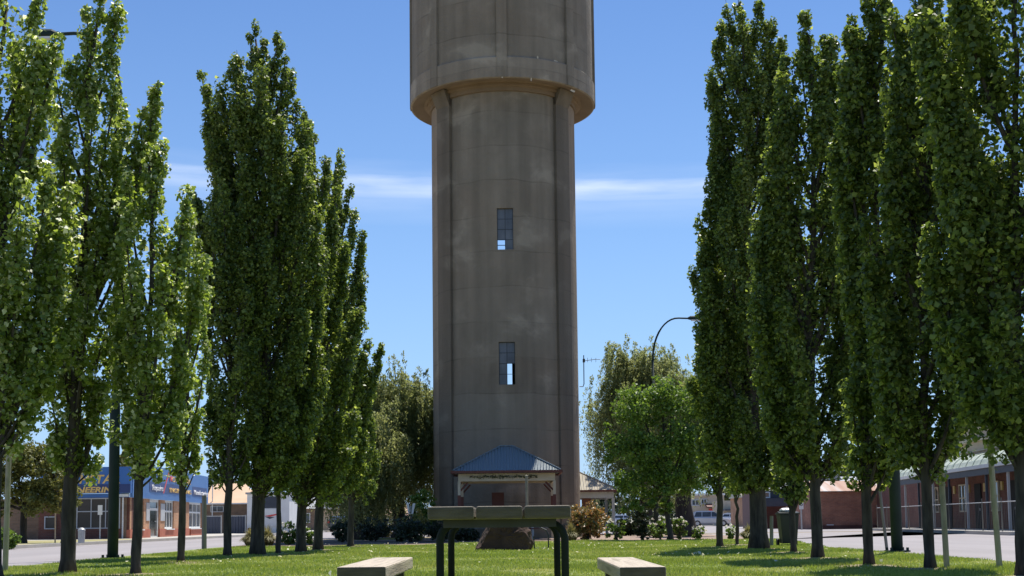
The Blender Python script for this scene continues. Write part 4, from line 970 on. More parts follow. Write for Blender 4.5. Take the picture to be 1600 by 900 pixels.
# ================================================================ BUILDINGS (right)
# brick hall with rusty roof
HY = 86
q0 = P(1268, 800, HY); q1 = P(1392, 800, HY); hl = thing('brick_hall', 'long red brick hall with rust-streaked iron roof across the right road', 'building', (q0.x, HY, 0)); w_ = q1.x-q0.x
def hz(py): return P(1330, py, HY).z
def hx(px): return P(px, 800, HY).x-q0.x
MB().box(0, w_, 0, 7, 0, hz(767)).build('wall', 'brick_red', hl)
rf = MB(); rf.add([(-.1, -.25, hz(767)), (w_, -.25, hz(767)), (w_, 3.4, hz(749)), (-.1, 3.4, hz(749)), (-.1, -.25, hz(768)), (w_, -.25, hz(768)), (w_, 7.2, hz(767)), (-.1, 7.2, hz(767))], [(0,1,2,3),(0,1,5,4),(3,2,6,7)]); rf.build('roof', 'roof_rust', hl)
MB().box(hx(1385), hx(1391), -.08, -.003, 0, hz(768)).build('corner_pillar', 'cream_paint', hl)
MB().box(hx(1291), hx(1302), -.03, -.003, hz(821), hz(819)).build('wall_vent', 'white_paint', hl)
MB().box(0, w_, -.06, -.003, 0, .25).build('plinth', 'brick_deep', hl)
def chimney(px, py0, py1, Y, w, label, m_='brick_deep'):
    q = P(px, py0, Y); c = thing('brick_chimney', label, 'chimney', (q.x, Y, q.z))
# building behind the hall with ridge and chimney
BY = 100
q0 = P(1275, 800, BY); q1 = P(1400, 800, BY); bh = thing('gabled_house', 'grey iron-roofed house with brick chimneys rising behind the brick hall', 'building', (q0.x, BY, 0)); w_ = q1.x-q0.x
def bz_(py): return P(1330, py, BY).z
def bx2(px): return P(px, 800, BY).x-q0.x
MB().box(0, w_, 0, 8, 0, bz_(752)).build('wall', 'cream', bh)
MB().prismx([(-.3, bz_(752)), (8.3, bz_(752)), (4, bz_(742))], -.2, w_+.2).build('roof', 'roof_grey', bh)
MB().add([(bx2(1284), -.5, bz_(750)), (bx2(1316), -.5, bz_(750)), (bx2(1300), -.5, bz_(732)), (bx2(1284), 5, bz_(750)), (bx2(1316), 5, bz_(750)), (bx2(1300), 5, bz_(732))], [(0,1,2),(3,5,4),(0,2,5,3),(1,4,5,2),(0,3,4,1)]).build('gable', 'roof_grey', bh)
for (a_, b_, y0_, y1_) in ((1297.5, 1306, 746, 729), (1376, 1385, 746, 722)):
    ch = MB().box(bx2(a_), bx2(b_), 1.2, 2.0, bz_(y0_), bz_(y1_)).build('chimney', 'brick_deep', bh); MB().box(bx2(a_)-.08, bx2(b_)+.08, 1.1, 2.1, bz_(y1_)-.0+.002, bz_(y1_)+.12).build('cap', 'cream_paint', ch)
# verandah shop
VY = 96
q0 = P(1190, 800, VY); q1 = P(1271, 800, VY); vs = thing('verandah_shop', 'shop with dark navy verandah and red lower wall behind the wheelie bin', 'building', (q0.x, VY, 0)); w_ = q1.x-q0.x
def vz(py): return P(1230, py, VY).z
def vx(px): return P(px, 800, VY).x-q0.x
MB().box(0, w_, 2.4, 8, 0, vz(766)).build('wall', 'maroon', vs)
MB().box(0, w_, -.1, 0, vz(791), vz(778)).build('fascia', 'dark_navy', vs); MB().box(0, w_, .002, 2.39, vz(779), vz(778)).build('verandah_roof', 'dark_navy', vs)
MB().box(0, w_, 2.2, 2.39, vz(777), vz(762)).build('upper_wall', 'dark_navy', vs); window(vs, vx(1198), vx(1213), vz(777), vz(767), 2.15, 1, 1, .09)
MB().prismx([(2.0, vz(765)), (8.2, vz(765)), (5, vz(751))], -.2, w_+.2).build('roof', 'roof_grey', vs)
for px in (1193, 1230, 1268): MB().box(vx(px)-.05, vx(px)+.05, .1, .2, 0, vz(791)).build('post', 'cream_paint', vs)
window(vs, vx(1245), vx(1262), .5, vz(796), 2.36, 2, 1, .08)
MB().box(vx(1197), vx(1206), 2.3, 2.395, vz(806), vz(803)).build('white_notice', 'white_paint', vs)
q = G(1252, 829); q = P(1252, 800, 84); spn = thing('sign_post', 'white traffic sign on a thin post in front of the verandah shop', 'sign', (q.x, 84, 0))
MB().tube([(0, 0, 0), (0, 0, P(1252, 787, 84).z)], .05, 8).build('post', 'galv', spn)
z_ = P(1252, 795, 84).z; pl = MB().box(-.14, .14, -.07, -.055, z_-.03, z_+.42).build('sign_plate', 'white_paint', spn)
MB().lathe([(.05, 0), (.09, 0), (.09, .01), (.05, .01)], 14).build('sign_mark', 'black_steel', pl, (0, -.075, z_+.27)).rotation_euler = (R(90), 0, 0)
# brick shop and pale shops in the far street
q0 = P(1163, 800, 128); w_ = P(1186, 800, 128).x-q0.x; bs = thing('corner_shop', 'narrow brick shop with white pillar seen between right trunks', 'building', (q0.x, 128, 0)); z = P(1175, 777, 128).z
MB().box(0, w_, 0, 8, 0, z).build('wall', 'brick_orange', bs); MB().add([(-.2, -.3, z), (w_+.2, -.3, z), (w_*.3, 3, z+1.1), (-.2, 3, z+1.1), (w_+.2, 8, z), (-.2, 8, z)], [(0,1,2,3),(1,4,2),(4,5,3,2),(5,0,3),(0,5,4,1)]).build('roof', 'roof_tan', bs); MB().box(.05, .5, -.1, -.003, 0, z*.8).build('pillar', 'white_paint', bs)
q0 = P(1078, 800, 165); w_ = P(1132, 800, 165).x-q0.x; rs = thing('row_of_shops', 'pale two-storey shop row with red awning behind the silver car', 'building', (q0.x, 165, 0))
def rz_(py): return P(1105, py, 165).z
MB().box(0, w_, 0, 9, 0, rz_(772)).build('wall', 'cream', rs); MB().box(-.1, w_+.1, -.2, -.003, rz_(774), rz_(771)).build('cornice', 'white_paint', rs)
window(rs, w_*.05, w_*.28, rz_(790), rz_(780), -.02, 2, 1, .12, 'grey_paint'); window(rs, w_*.32, w_*.5, rz_(788), rz_(779), -.02, 2, 1, .12, 'grey_paint')
MB().prismx([(-1.6, rz_(794)), (-.01, rz_(791)), (-.01, rz_(787)), (-1.6, rz_(792))], w_*.45, w_*.85).build('awning', 'maroon', rs)
MB().box(w_*.55, w_*.66, -.1, -.003, rz_(804), rz_(795)).build('red_poster', 'letter_red', rs); MB().box(w_*.70, w_*.85, -.1, -.003, rz_(806), rz_(793)).build('red_sign', 'plinth_red', rs)
window(rs, w_*.05, w_*.4, rz_(808), rz_(800), -.02, 3, 1, .1, 'grey_paint')
q0 = P(1130, 800, 150); w_ = P(1164, 800, 150).x-q0.x; gs = thing('grey_shop', 'dim grey shop partly hidden by the thin right trunks', 'building', (q0.x, 150, 0)); z = P(1150, 782, 150).z
MB().box(0, w_, 0, 8, 0, z).build('wall', 'cream', gs); MB().box(-.1, w_+.1, -1.8, -.003, z*.6, z*.66).build('awning', 'dark_navy', gs); window(gs, .4, w_-.4, .5, z*.55, -.02, 3, 1, .1, 'grey_paint', 'dim_glass')

# old station style building with bullnose verandah
PA = P(1398, 800, 74); PB = P(1640, 800, 48); rzb, LB_ = frame_xy((PA.x, PA.y), (PB.x, PB.y))
st = thing('verandah_building', 'old red brick building with long curved green-grey verandah roof at right', 'building', (PA.x, PA.y, 0), rzb)
# local x runs toward the camera/right; outward (road side) is local -y
ze_ = P(1400, 747, 74).z
vr = MB(); prof = [(0, ze_), (.12, ze_+.24), (.38, ze_+.48), (.8, ze_+.62), (1.5, ze_+.72), (1.5, ze_+.66), (.8, ze_+.56), (.42, ze_+.42), (.17, ze_+.19), (.05, ze_)]
vr.prismx([(y, z) for y, z in prof], 0, LB_); vr.build('verandah_roof', 'roof_green', st)
# scalloped ribs give the curved sheets their joints
for k in range(int(LB_/1.15)):
    rb_ = MB(); rb_.prismx([(y-.012, z+.025) for y, z in prof[:5]]+[(y, z) for y, z in reversed(prof[:5])], k*1.15, k*1.15+.09)
    rb_.build('roof_rib', 'roof_green', st)
MB().box(0, LB_, -.10, -.002, ze_-.16, ze_).build('gutter', 'white_paint', st)
MB().box(0, LB_, .0, .08, ze_-.45, ze_-.165).build('fascia', 'dark_navy', st)
MB().box(-12, LB_, 1.5, 6, 0, ze_+.64).build('wall', 'brick_deep', st)
up0 = LB_*.28
uw = MB().box(up0, LB_, 1.9, 6, ze_+.642, ze_+2.5).build('upper_wall', 'cream', st)
MB().box(up0-.12, LB_, 1.75, 6.1, ze_+1.45, ze_+1.60).build('cornice', 'cream_paint', uw); MB().box(up0-.18, LB_, 1.68, 6.1, ze_+2.5, ze_+2.68).build('cornice', 'cream_paint', uw); MB().box(up0-.06, LB_, 1.83, 6.05, ze_+.95, ze_+1.02).build('cornice', 'cream_paint', uw)
k = 0
x = 2.2
while x < LB_-1:
    MB().box(x-.05, x+.05, .1, .2, 0, ze_-.16).build('post', 'dark_navy' if k % 2 else 'grey_paint', st); x += 3.1; k += 1
x = 3.0; k = 0
while x < LB_-2:
    if k % 2 == 0: window(st, x, x+1.25, .95, 2.35, 1.46, 2, 2, .07, 'cream_paint', 'window_glass')
    else:
        d = MB().box(x, x+1.05, 1.44, 1.498, 0.05, 2.3).build('door', 'dark_inside', st); MB().box(x+.9, x+.96, 1.40, 1.438, 1.0, 1.12).build('handle', 'galv', d)
    MB().box(x+1.55, x+1.85, 1.43, 1.498, 1.9, 2.3).build('wall_panel', 'yellow_panel', st)
    x += 2.7; k += 1
# pipe-rail mesh fence in front
fe = thing('rail_fence', 'galvanised pipe and mesh fence along the verandah building', 'fence', (PA.x, PA.y, 0), rzb)
fb = MB(); fb.tube([(0.5, -1.1, 1.28), (LB_, -1.1, 1.28)], .018, 6); fb.tube([(0.5, -1.1, .12), (LB_, -1.1, .12)], .02, 6); fb.build('rail', 'galv', fe)
x = .5; mb_ = MB()
while x < LB_:
    MB().tube([(x, -1.1, 0), (x, -1.1, 1.45)], .022, 6).build('fence_post', 'post_grey', fe); x += 2.6
x = .5
while x < LB_: mb_.box(x-.004, x+.004, -1.104, -1.096, .12, 1.26); x += .22
mb_.build('mesh', 'post_grey', fe)
nv = Vector((-math.sin(rzb), math.cos(rzb)))
struct(MB().box(0, LB_, -1.5, 1.49, -.02, .13).build('footpath', 'footpath', None, (PA.x, PA.y, 0), rzb))

# ================================================================ CARS
def car(loc, rz, paint, label, suv=True):
    root = thing('parked_car', label, 'car', loc, rz, 'cars parked in the far streets')
    Lc, Wc = 4.5, .90; top = 1.70 if suv else 1.45
    st_ = [(-2.25, .50, .85, .80), (-2.18, .34, 1.02, .86), (-1.9, .28, 1.06, Wc), (-1.0, .26, 1.05, Wc), (.3, .26, 1.0, Wc), (1.2, .27, .98, Wc), (1.9, .30, .88, .88), (2.2, .38, .72, .80), (2.27, .46, .62, .72)]
    b = MB(); o = 0
    for (x, z0, z1, w) in st_:
        b.v += [(x, -w*.92, z0), (x, -w, z0+.15), (x, -w, z1-.12), (x, -w*.9, z1), (x, w*.9, z1), (x, w, z1-.12), (x, w, z0+.15), (x, w*.92, z0)]
    for i in range(len(st_)-1):
        for k in range(8): b.f.append((i*8+k, i*8+(k+1) % 8, (i+1)*8+(k+1) % 8, (i+1)*8+k))
    b.f.append(tuple(range(8))); b.f.append(tuple((len(st_)-1)*8+k for k in range(8)))
    g_ = [(-2.05, 1.04, .80, 1.04), (-1.78, 1.04, .80, top-.12), (-1.4, 1.04, .80, top), (.0, 1.0, .80, top), (.35, .98, .80, top-.06), (1.15, .96, .80, .97)]
    o = len(b.v)
    for (x, zb_, w, zt_) in g_: b.v += [(x, -w, zb_-.02), (x, -w+(zt_-zb_)*.22, zt_), (x, w-(zt_-zb_)*.22, zt_), (x, w, zb_-.02)]
    for i in range(len(g_)-1):
        for k in range(4): b.f.append((o+i*4+k, o+i*4+(k+1) % 4, o+(i+1)*4+(k+1) % 4, o+(i+1)*4+k))
    b.build('body', paint, root, smooth=False)
    for s in (-1, 1):
        for (xa, xb, xc, xd) in ((-1.75, -.95, -.95, -1.55), (-.88, .05, .05, -.88), (.12, 1.0, .42, .12)):
            z0 = 1.06; z1 = top-.13; y0 = s*(.80+.006); y1 = s*(.80-(z1-1.02)*.22+.008)
            MB().add([(xa, y0, z0), (xb, y0, z0), (xc, y1, z1), (xd, y1, z1), (xa, y0-s*.02, z0), (xb, y0-s*.02, z0), (xc, y1-s*.02, z1), (xd, y1-s*.02, z1)], [(0,1,2,3),(7,6,5,4),(0,1,5,4),(1,2,6,5),(2,3,7,6),(3,0,4,7)]).build('side_window', 'window_glass', root)
        MB().tube([(.95, s*.82, 1.06), (1.0, s*1.0, 1.1)], .05, 6).build('mirror', paint, root)
        MB().box(2.02, 2.25, s*.62-.15, s*.62+.15, .60, .74).build('headlight', 'lamp_glass', root); MB().box(-2.27, -2.1, s*.70-.09, s*.70+.09, .80, 1.02).build('taillight', 'tail_red', root)
        for x in (-1.4, 1.4):
            wl_ = MB().tube([(x, s*.74, .34), (x, s*.915, .34)], .335, 20).build('wheel', 'rubber', root); MB().tube([(x, s*.90, .34), (x, s*.925, .34)], .2, 12).build('rim', 'rim', wl_)
    MB().add([(1.17, -.66, .995), (1.17, .66, .995), (.40, .58, top-.07), (.40, -.58, top-.07)], [(0,1,2,3)]).build('windscreen', 'window_glass', root)
    MB().add([(-2.06, -.66, 1.08), (-2.06, .66, 1.08), (-1.80, .60, top-.16), (-1.80, -.60, top-.16)], [(0,1,2,3)]).build('rear_window', 'window_glass', root)
    return root
q = P(1111, 800, 140); car((q.x, 140, 0), R(-14), 'car_silver', 'silver car parked side-on beyond the trees right of the tower')
q = P(1140, 800, 146); car((q.x+1, 146, 0), R(-14), 'car_white', 'white car mostly hidden behind the thin right trunk', False)
q = P(510, 800, 140); car((q.x-.6, 138, 0), R(-12), 'car_silver', 'silver car behind the left poplar trunks')
q = P(532, 800, 118); car((q.x+.6, 118, 0), R(70), 'car_dark', 'dark car in the shade left of the tower', False)
q = P(617, 800, 148); car((q.x, 148, 0), R(0), 'car_blue', 'blue car glimpsed over the yellow shrub', False)
q = P(972, 800, 150); car((q.x, 150, 0), R(0), 'car_white', 'white car glimpsed behind the brown shelter right of the tower', False)

# ================================================================ TREES
LBL = 'poplar'
# left row
poplar(-10, 905, 22, [(-40, -40, 50), (0, -50, 62), (40, -70, 82), (80, -70, 78), (130, -80, 62), (200, -80, 70), (270, -90, 96), (400, -90, 100), (500, -90, 104), (600, -80, 82), (660, -70, 60), (700, -60, 30)], 'bushy poplar cut off by the left edge of the photo', material='leaf_pale', extra=((84, 50), (80, 275), (102, 400), (102, 520)))
poplar(105, 897, 23, [(-25, 148, 168), (0, 137, 185), (70, 112, 186), (120, 88, 190), (200, 78, 205), (300, 76, 210), (400, 70, 200), (500, 66, 190), (600, 72, 178), (700, 84, 165), (745, 100, 145)], 'tallest near poplar of the left row with a branch stretching right', material='leaf_pale', extra=((250, 148), (243, 160), (235, 178), (225, 190), (88, 90), (180, 10)), lsize=.068)
poplar(212, 899, 15, [(212, 238, 250), (250, 215, 256), (300, 192, 285), (350, 180, 300), (400, 175, 318), (500, 170, 320), (600, 176, 305), (700, 192, 275), (745, 210, 250)], 'slim-trunked poplar in front of the blue shop sign', material='leaf_pale', extra=((248, 214), (290, 300)), lsize=.068)
poplar(283, 880, 11, [(318, 282, 296), (350, 272, 312), (400, 265, 326), (500, 265, 330), (600, 262, 326), (700, 262, 318), (762, 272, 305)], 'thin poplar before the workshop doorway', material='leaf_pale', dens=.72)
poplar(355, 870, 12, [(286, 345, 362), (300, 298, 375), (350, 300, 385), (400, 305, 396), (500, 318, 402), (600, 315, 410), (700, 320, 402), (755, 340, 385)], 'poplar with grey trunk left of the thick dark trunk', extra=((297, 300), (310, 310)))
poplar(402, 868, 21, [(34, 392, 406), (60, 382, 412), (100, 362, 452), (130, 340, 460), (200, 332, 478), (300, 328, 495), (400, 360, 500), (500, 370, 505), (600, 375, 498), (700, 375, 488), (772, 385, 440)], 'tallest dark poplar of the left row with forked top', extra=((314, 118), (322, 140), (330, 160), (340, 180), (322, 200), (435, 50), (437, 62), (448, 85), (368, 75)))
poplar(435, 866, 8, [(560, 428, 440), (620, 412, 455), (700, 412, 460), (765, 420, 448)], 'small thin-stemmed poplar between two thick left trunks', dens=.8)
poplar(470, 864, 15, [(172, 468, 480), (200, 458, 494), (300, 440, 528), (400, 440, 542), (500, 440, 556), (600, 435, 548), (700, 430, 556), (783, 450, 510)], 'dense poplar second from the tower in the left row', extra=((480, 175), (562, 480)))
poplar(497, 860, 14, [(232, 520, 540), (250, 512, 548), (300, 505, 553), (370, 500, 568), (450, 500, 572), (530, 500, 580), (560, 505, 596), (620, 505, 580), (700, 498, 572), (775, 480, 540)], 'poplar nearest the tower in the left row', extra=((597, 545), (594, 552), (566, 368), (572, 655), (568, 730)))
poplar(548, 852, 10, [(560, 552, 566), (620, 535, 580), (700, 525, 590), (780, 525, 585)], 'low poplar in the shade between the left row and the pepper tree', D=40, dens=.9)
# right row
poplar(1186, 858, 27, [(-22, 1142, 1160), (0, 1127, 1180), (60, 1122, 1205), (120, 1110, 1212), (220, 1122, 1222), (330, 1098, 1228), (400, 1100, 1232), (500, 1096, 1236), (600, 1094, 1238), (700, 1112, 1234), (765, 1160, 1212)], 'tallest dark poplar nearest the tower in the right row', extra=((1108, 118), (1090, 335), (1086, 425), (1210, 25), (1222, 62), (1112, 240), (1218, 110), (1224, 170), (1226, 250)))
poplar(1125, 855, 10, [(470, 1105, 1125), (540, 1092, 1150), (640, 1088, 1160), (700, 1095, 1160), (762, 1108, 1142)], 'young poplar with thin trunk right of the silver car', dens=.9)
poplar(1152, 852, 5, [(640, 1140, 1160), (700, 1132, 1170), (770, 1140, 1162)], 'smallest poplar sapling in the right row', dens=.7)
poplar(1240, 864, 9, [(330, 1232, 1246), (420, 1215, 1262), (600, 1212, 1268), (700, 1212, 1268), (790, 1228, 1252)], 'slender poplar right beside the wheelie bin')
poplar(1278, 873, 17, [(18, 1252, 1266), (35, 1236, 1280), (60, 1230, 1305), (130, 1217, 1332), (200, 1205, 1345), (300, 1200, 1350), (400, 1192, 1348), (500, 1184, 1346), (600, 1192, 1338), (700, 1216, 1322), (748, 1245, 1305)], 'broad poplar between the wheelie bin and the brick hall', extra=((1255, 25), (1180, 480), (1190, 590), (1300, 62), (1322, 105), (1335, 150), (1342, 210), (1218, 130), (1206, 190), (1348, 290), (1200, 300)))
poplar(1358, 885, 15, [(-60, 1370, 1400), (0, 1348, 1416), (60, 1332, 1428), (200, 1322, 1448), (300, 1326, 1455), (400, 1322, 1448), (500, 1332, 1432), (600, 1328, 1420), (700, 1334, 1396), (760, 1345, 1380)], 'poplar left of the thick dark lamp post', extra=((1325, 50), (1318, 210), (1320, 330), (1335, 20), (1322, 110), (1322, 160), (1425, 60), (1440, 130), (1450, 230), (1318, 270)))
poplar(1453, 890, 16, [(-80, 1440, 1480), (0, 1402, 1498), (200, 1392, 1518), (300, 1374, 1528), (400, 1372, 1518), (500, 1372, 1538), (590, 1382, 1506), (640, 1402, 1476), (690, 1412, 1468), (735, 1435, 1465)], 'poplar in front of the curved verandah roof', extra=((1395, 40), (1388, 150), (1380, 260), (1505, 60), (1520, 180), (1530, 300)))
poplar(1600, 903, 20, [(-140, 1540, 1640), (0, 1478, 1700), (200, 1476, 1710), (400, 1480, 1715), (500, 1490, 1712), (570, 1520, 1700), (630, 1568, 1680), (705, 1596, 1645)], 'darkest poplar cut off by the right edge of the photo', dens=1.15)

for o_ in [o for o in bpy.data.objects if o.name.startswith('poplar_tree')]:
    if not (-9.0 < o_.location.x < 9.2 and o_.location.y > 12): continue
    rr = random.uniform(.28, .5); pts = []
    for k in range(22):
        a_ = 2*math.pi*k/22; q_ = rr*(1+.25*math.sin(a_*3+o_.location.x*7)+random.uniform(-.12, .12)); pts.append((o_.location.x+math.cos(a_)*q_*1.3, o_.location.y+math.sin(a_)*q_))
    b_ = MB(); b_.add([(x, y, 0) for x, y in pts]+[(o_.location.x, o_.location.y, .03)], [(k, (k+1) % 22, 22) for k in range(22)]); q_ = struct(b_.build('bare_soil', 'earth')); q_.location.z = .006
# pepper trees, maple, olive tree
q = P(625, 840, 62); weeping_tree('pepper_tree', (q.x, 62, 0), P(625, 566, 62).z, 2.5, 3.0, 'weeping olive-green pepper tree just left of the tower', 1900, low=.5, group='pepper trees')
q = P(560, 840, 58); weeping_tree('pepper_tree', (q.x, 58, 0), P(560, 640, 58).z, 2.2, 2.4, 'dark low weeping tree left of the pepper tree', 1700, group='pepper trees', low=.3)
q = P(595, 840, 67); weeping_tree('pepper_tree', (q.x, 67, 0), P(590, 592, 67).z, 2.3, 2.6, 'rounded grey-green pepper tree between the low weeping tree and the tower', 1500, group='pepper trees', low=.6)
q = P(1012, 840, 72); weeping_tree('pepper_tree', (q.x, 72, 0), P(1000, 535, 72).z, 3.75, 3.6, 'large grey-green pepper tree behind the maple right of the tower', 2300, group='pepper trees', low=1.6)
q = P(1072, 845, 56); 
weeping_tree('pepper_tree', (q.x, 56, 0), P(1072, 560, 56).z, 1.5, 2.0, 'thick-trunked pepper tree behind the silver car gap', 600, group='pepper trees', trunk_r=.42, low=2.2)
g = P(1047, 846, 46.3); s = 46.3/F
lob = []
for (px, py, rx_, rz2) in ((1000, 640, 45, 38), (1050, 625, 45, 36), (965, 700, 28, 26), (1010, 700, 48, 36), (1070, 690, 42, 40), (990, 755, 42, 26), (1045, 750, 46, 30), (1090, 745, 30, 28), (1020, 790, 40, 14), (985, 790, 24, 14), (1032, 596, 18, 15), (950, 665, 14, 10), (1100, 650, 22, 40)):
    z = P(px, py, 46.3).z; x = P(px, py, 46.3).x-g.x; lob.append((x, random.uniform(-.5, .5), z, rx_*s, rx_*s, rz2*s))
round_tree('maple_tree', (g.x, 46.3, 0), .11, 1.9, lob, 'bright green broad-leaved tree right of the tower', 'leaf_fresh', .095, 26000, limb_r=.04, shell=.15)
g = G(36, 856); g.y = 50; g = P(36, 856, 50); s = 50/F; lob = []
for (px, py, rx_, rz2) in ((20, 720, 45, 30), (60, 725, 42, 28), (85, 755, 40, 32), (30, 765, 40, 30), (70, 790, 34, 24), (-20, 740, 40, 35), (110, 780, 22, 22), (0, 800, 26, 16)):
    lob.append((P(px, py, 50).x-g.x, random.uniform(-.6, .6), P(px, py, 50).z, rx_*s, rx_*s, rz2*s))
round_tree('olive_tree', (g.x, 50, .1), .09, 1.5, lob, 'spreading olive-yellow tree across the left road', 'leaf_olive', .10, 22000, bark='bark_dark', stems=4, limb_r=.06, shell=.35)
# distant trees behind the roofs
def far_tree(px, Y, py_top, wpx, label, lm='leaf_weeping', n=5000, ls=.35):
    g = P(px, 812, Y); H = P(px, py_top, Y).z; s = Y/F; w = wpx*s/2; lob = []
    for k in range(7): lob.append((random.uniform(-.6, .6)*w, random.uniform(-.6, .6)*w, H*random.uniform(.45, .85), w*.5, w*.5, H*.18))
    lob.append((0, 0, H*.88, w*.35, w*.35, H*.12))
    round_tree('gum_tree', (g.x, Y, 0), .25, H*.35, lob, label, lm, ls, n, bark='bark_dark', group='distant trees behind the buildings', limb_r=.08)
far_tree(1322, 150, 712, 34, 'distant grey-green tree above the ridge of the brick hall')
far_tree(1352, 158, 728, 34, 'distant low tree right of the hall chimney')
far_tree(1428, 96, 672, 60, 'dark gum tree rising behind the left end of the curved verandah')
far_tree(1490, 100, 690, 60, 'gum tree hidden behind the cream upper wall')
far_tree(345, 150, 735, 60, 'distant dark tree above the peach building', 'leaf_dark')
far_tree(480, 150, 745, 50, 'distant dark tree behind the brown house', 'leaf_dark')
far_tree(395, 155, 742, 50, 'distant dark tree above the white shed', 'leaf_dark')
far_tree(185, 140, 700, 40, 'distant tree rising over the blue sign board')
far_tree(560, 160, 770, 60, 'distant tree left of the small pale house', 'leaf_dark')
far_tree(1145, 190, 752, 46, 'distant tree above the grey shop')
far_tree(1230, 170, 735, 46, 'distant tree behind the verandah shop roof')
far_tree(940, 160, 770, 60, 'distant tree behind the tan-roofed shelter', 'leaf_dark')
far_tree(1030, 170, 770, 80, 'distant dark tree behind the maple', 'leaf_dark')

def treeline():
    n = 42000; x = rng.uniform(-150, 150, n); top = 4.2+1.6*np.sin(x*.11)+1.1*np.sin(x*.37+1)+.7*np.sin(x*.9)
    top = np.where(np.abs(x+3) < 26, top*.75, top)
    z = top*rng.random(n)**.7; y = 230+rng.uniform(-5, 5, n)
    o = quad_mesh('distant_treeline', leaf_quads(np.stack([x, y, z], 1), .62), 'leaf_dark', rng.random(n)); o['kind'] = 'stuff'
    tag(o, 'far-off low band of trees along the horizon', 'treeline')
treeline()

# ================================================================ SHRUBS
def S_(name, px, Y, wpx, py_top, label, **k):
    g = P(px, 830, Y); s = Y/F; h = P(px, py_top, Y).z
    return shrub(name, (g.x, Y, 0), wpx*s/2, wpx*s/2*.9, h, label, **k)
S_('photinia_bush', 918, 47.6, 72, 783, 'rounded bush with orange new growth at the foot of the tower', lmat='leaf_orange', lsize=.085, count=5500)
S_('rose_bush', 962, 47.0, 34, 808, 'small white-flowering bush right of the orange-tipped bush', flowers='petal', lmat='leaf_fresh', group='rose bushes', nf=14, count=1600)
S_('rose_bush', 1030, 48, 36, 806, 'white-flowering rose bush left of the maple trunk', flowers='petal', lmat='leaf_fresh', group='rose bushes', nf=22, count=2000)
S_('rose_bush', 1062, 48.4, 30, 804, 'flowering rose bush right of the maple trunk', flowers='petal', lmat='leaf_fresh', group='rose bushes', nf=24, count=2000)
S_('rose_bush', 1091, 46.5, 26, 818, 'low rose bush in front of the silver car', flowers='petal', lmat='leaf_fresh', group='rose bushes', nf=16, count=1200)
S_('rose_bush', 1141, 46, 22, 818, 'low rose bush right of the young poplar trunk', flowers='petal', lmat='leaf_fresh', group='rose bushes', nf=14, count=1200)
S_('dark_shrub', 1003, 47.2, 30, 785, 'dark upright shrub between the rose bushes', count=4500)
S_('rose_bush', 452, 45, 40, 812, 'white-flowering rose bush between the two thick left trunks', flowers='petal', lmat='leaf_fresh', group='rose bushes', nf=36, count=2600)
S_('rose_bush', 484, 44, 20, 822, 'small rose bush beside the left poplar trunks', flowers='petal', lmat='leaf_fresh', group='rose bushes', nf=10, count=1000)
tuft((P(393, 800, 44).x, 44, 0), .48, .75, 900, 'yellow-green grass tuft left of the thick dark trunk', 'ornamental grass tufts')
tuft((P(418, 800, 44.5).x, 44.5, 0), .5, .78, 900, 'yellow-green grass tuft right of the thick dark trunk', 'ornamental grass tufts')
tuft((P(1170, 800, 45).x, 45, 0), .5, .62, 900, 'yellow-green grass tuft left of the widest right trunk', 'ornamental grass tufts')
tuft((P(892, 800, 47).x, 47, 0), .45, .72, 900, 'pale grass tuft left of the orange-tipped bush', 'ornamental grass tufts')
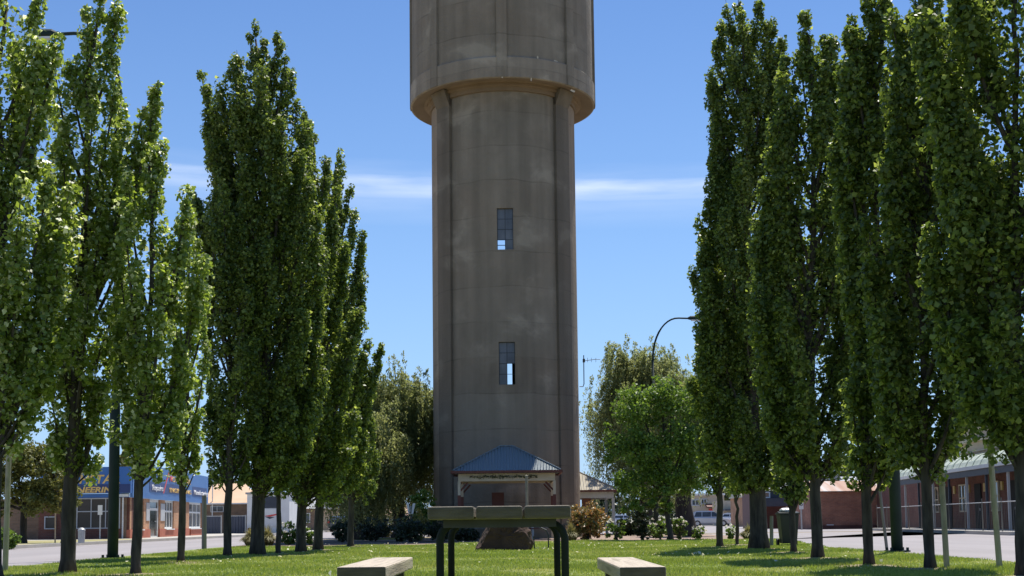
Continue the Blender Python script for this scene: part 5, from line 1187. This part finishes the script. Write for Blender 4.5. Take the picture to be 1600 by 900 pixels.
# low dark hedge shrubs in front of the tower
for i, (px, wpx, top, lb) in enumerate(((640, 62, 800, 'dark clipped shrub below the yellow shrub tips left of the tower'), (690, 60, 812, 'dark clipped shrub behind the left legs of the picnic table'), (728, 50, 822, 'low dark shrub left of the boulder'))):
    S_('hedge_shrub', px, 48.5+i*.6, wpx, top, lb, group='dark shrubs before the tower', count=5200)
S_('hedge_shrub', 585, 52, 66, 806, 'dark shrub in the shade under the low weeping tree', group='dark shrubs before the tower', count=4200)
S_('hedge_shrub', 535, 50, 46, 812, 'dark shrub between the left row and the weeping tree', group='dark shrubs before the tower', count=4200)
S_('yellow_shrub', 650, 50.4, 46, 788, 'yellow-tipped shrub beside the white lantern', lmat='leaf_yellow', count=2600)
S_('green_shrub', 658, 55, 60, 762, 'bright green shrub against the left foot of the tower', lmat='leaf_fresh', lsize=.11, count=3600)
S_('yellow_shrub', 612, 64, 36, 818, 'low yellow flowering shrub on the small lawn', lmat='leaf_yellow', count=1800)
S_('green_shrub', 12, 42, 46, 824, 'light green bush at the far left edge across the road', lmat='leaf_fresh', lsize=.07, count=4200)
S_('green_shrub', 545, 100, 30, 795, 'green bush behind the dark car', lmat='leaf_fresh', lsize=.16, count=1500)
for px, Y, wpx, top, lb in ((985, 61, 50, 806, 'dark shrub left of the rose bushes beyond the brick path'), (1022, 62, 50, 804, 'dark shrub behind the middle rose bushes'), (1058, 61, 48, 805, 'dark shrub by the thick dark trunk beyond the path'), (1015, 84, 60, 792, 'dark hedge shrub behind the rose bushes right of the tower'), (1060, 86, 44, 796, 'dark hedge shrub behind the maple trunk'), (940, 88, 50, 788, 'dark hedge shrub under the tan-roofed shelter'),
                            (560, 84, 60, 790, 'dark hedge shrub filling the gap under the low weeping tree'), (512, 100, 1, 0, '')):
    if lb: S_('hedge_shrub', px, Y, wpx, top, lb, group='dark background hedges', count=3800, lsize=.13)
# white garden lantern (two flared white panels)
q = P(642, 800, 49.2); z0 = P(642, 803, 49.2).z; z1 = P(642, 786.5, 49.2).z
ln = thing('garden_lamp', 'small white flared garden lantern left of the tower', 'lamp', (q.x, 49.2, 0))
MB().tube([(0, 0, 0), (0, 0, z0)], .035, 8).build('post', 'post_grey', ln)
for s_ in (-1, 1): MB().prism([(s_*.03, z0), (s_*.08, z0), (s_*.17, z1), (s_*.08, z1)], -.10, .10).build('shade_panel', 'white_paint', ln)
MB().tube([(0, 0, z0), (0, 0, z1-.1)], .03, 8).build('bulb_housing', 'galv', ln)
print('OBJECTS', len(bpy.data.objects), 'polys', sum(len(m_.polygons) for m_ in bpy.data.meshes))
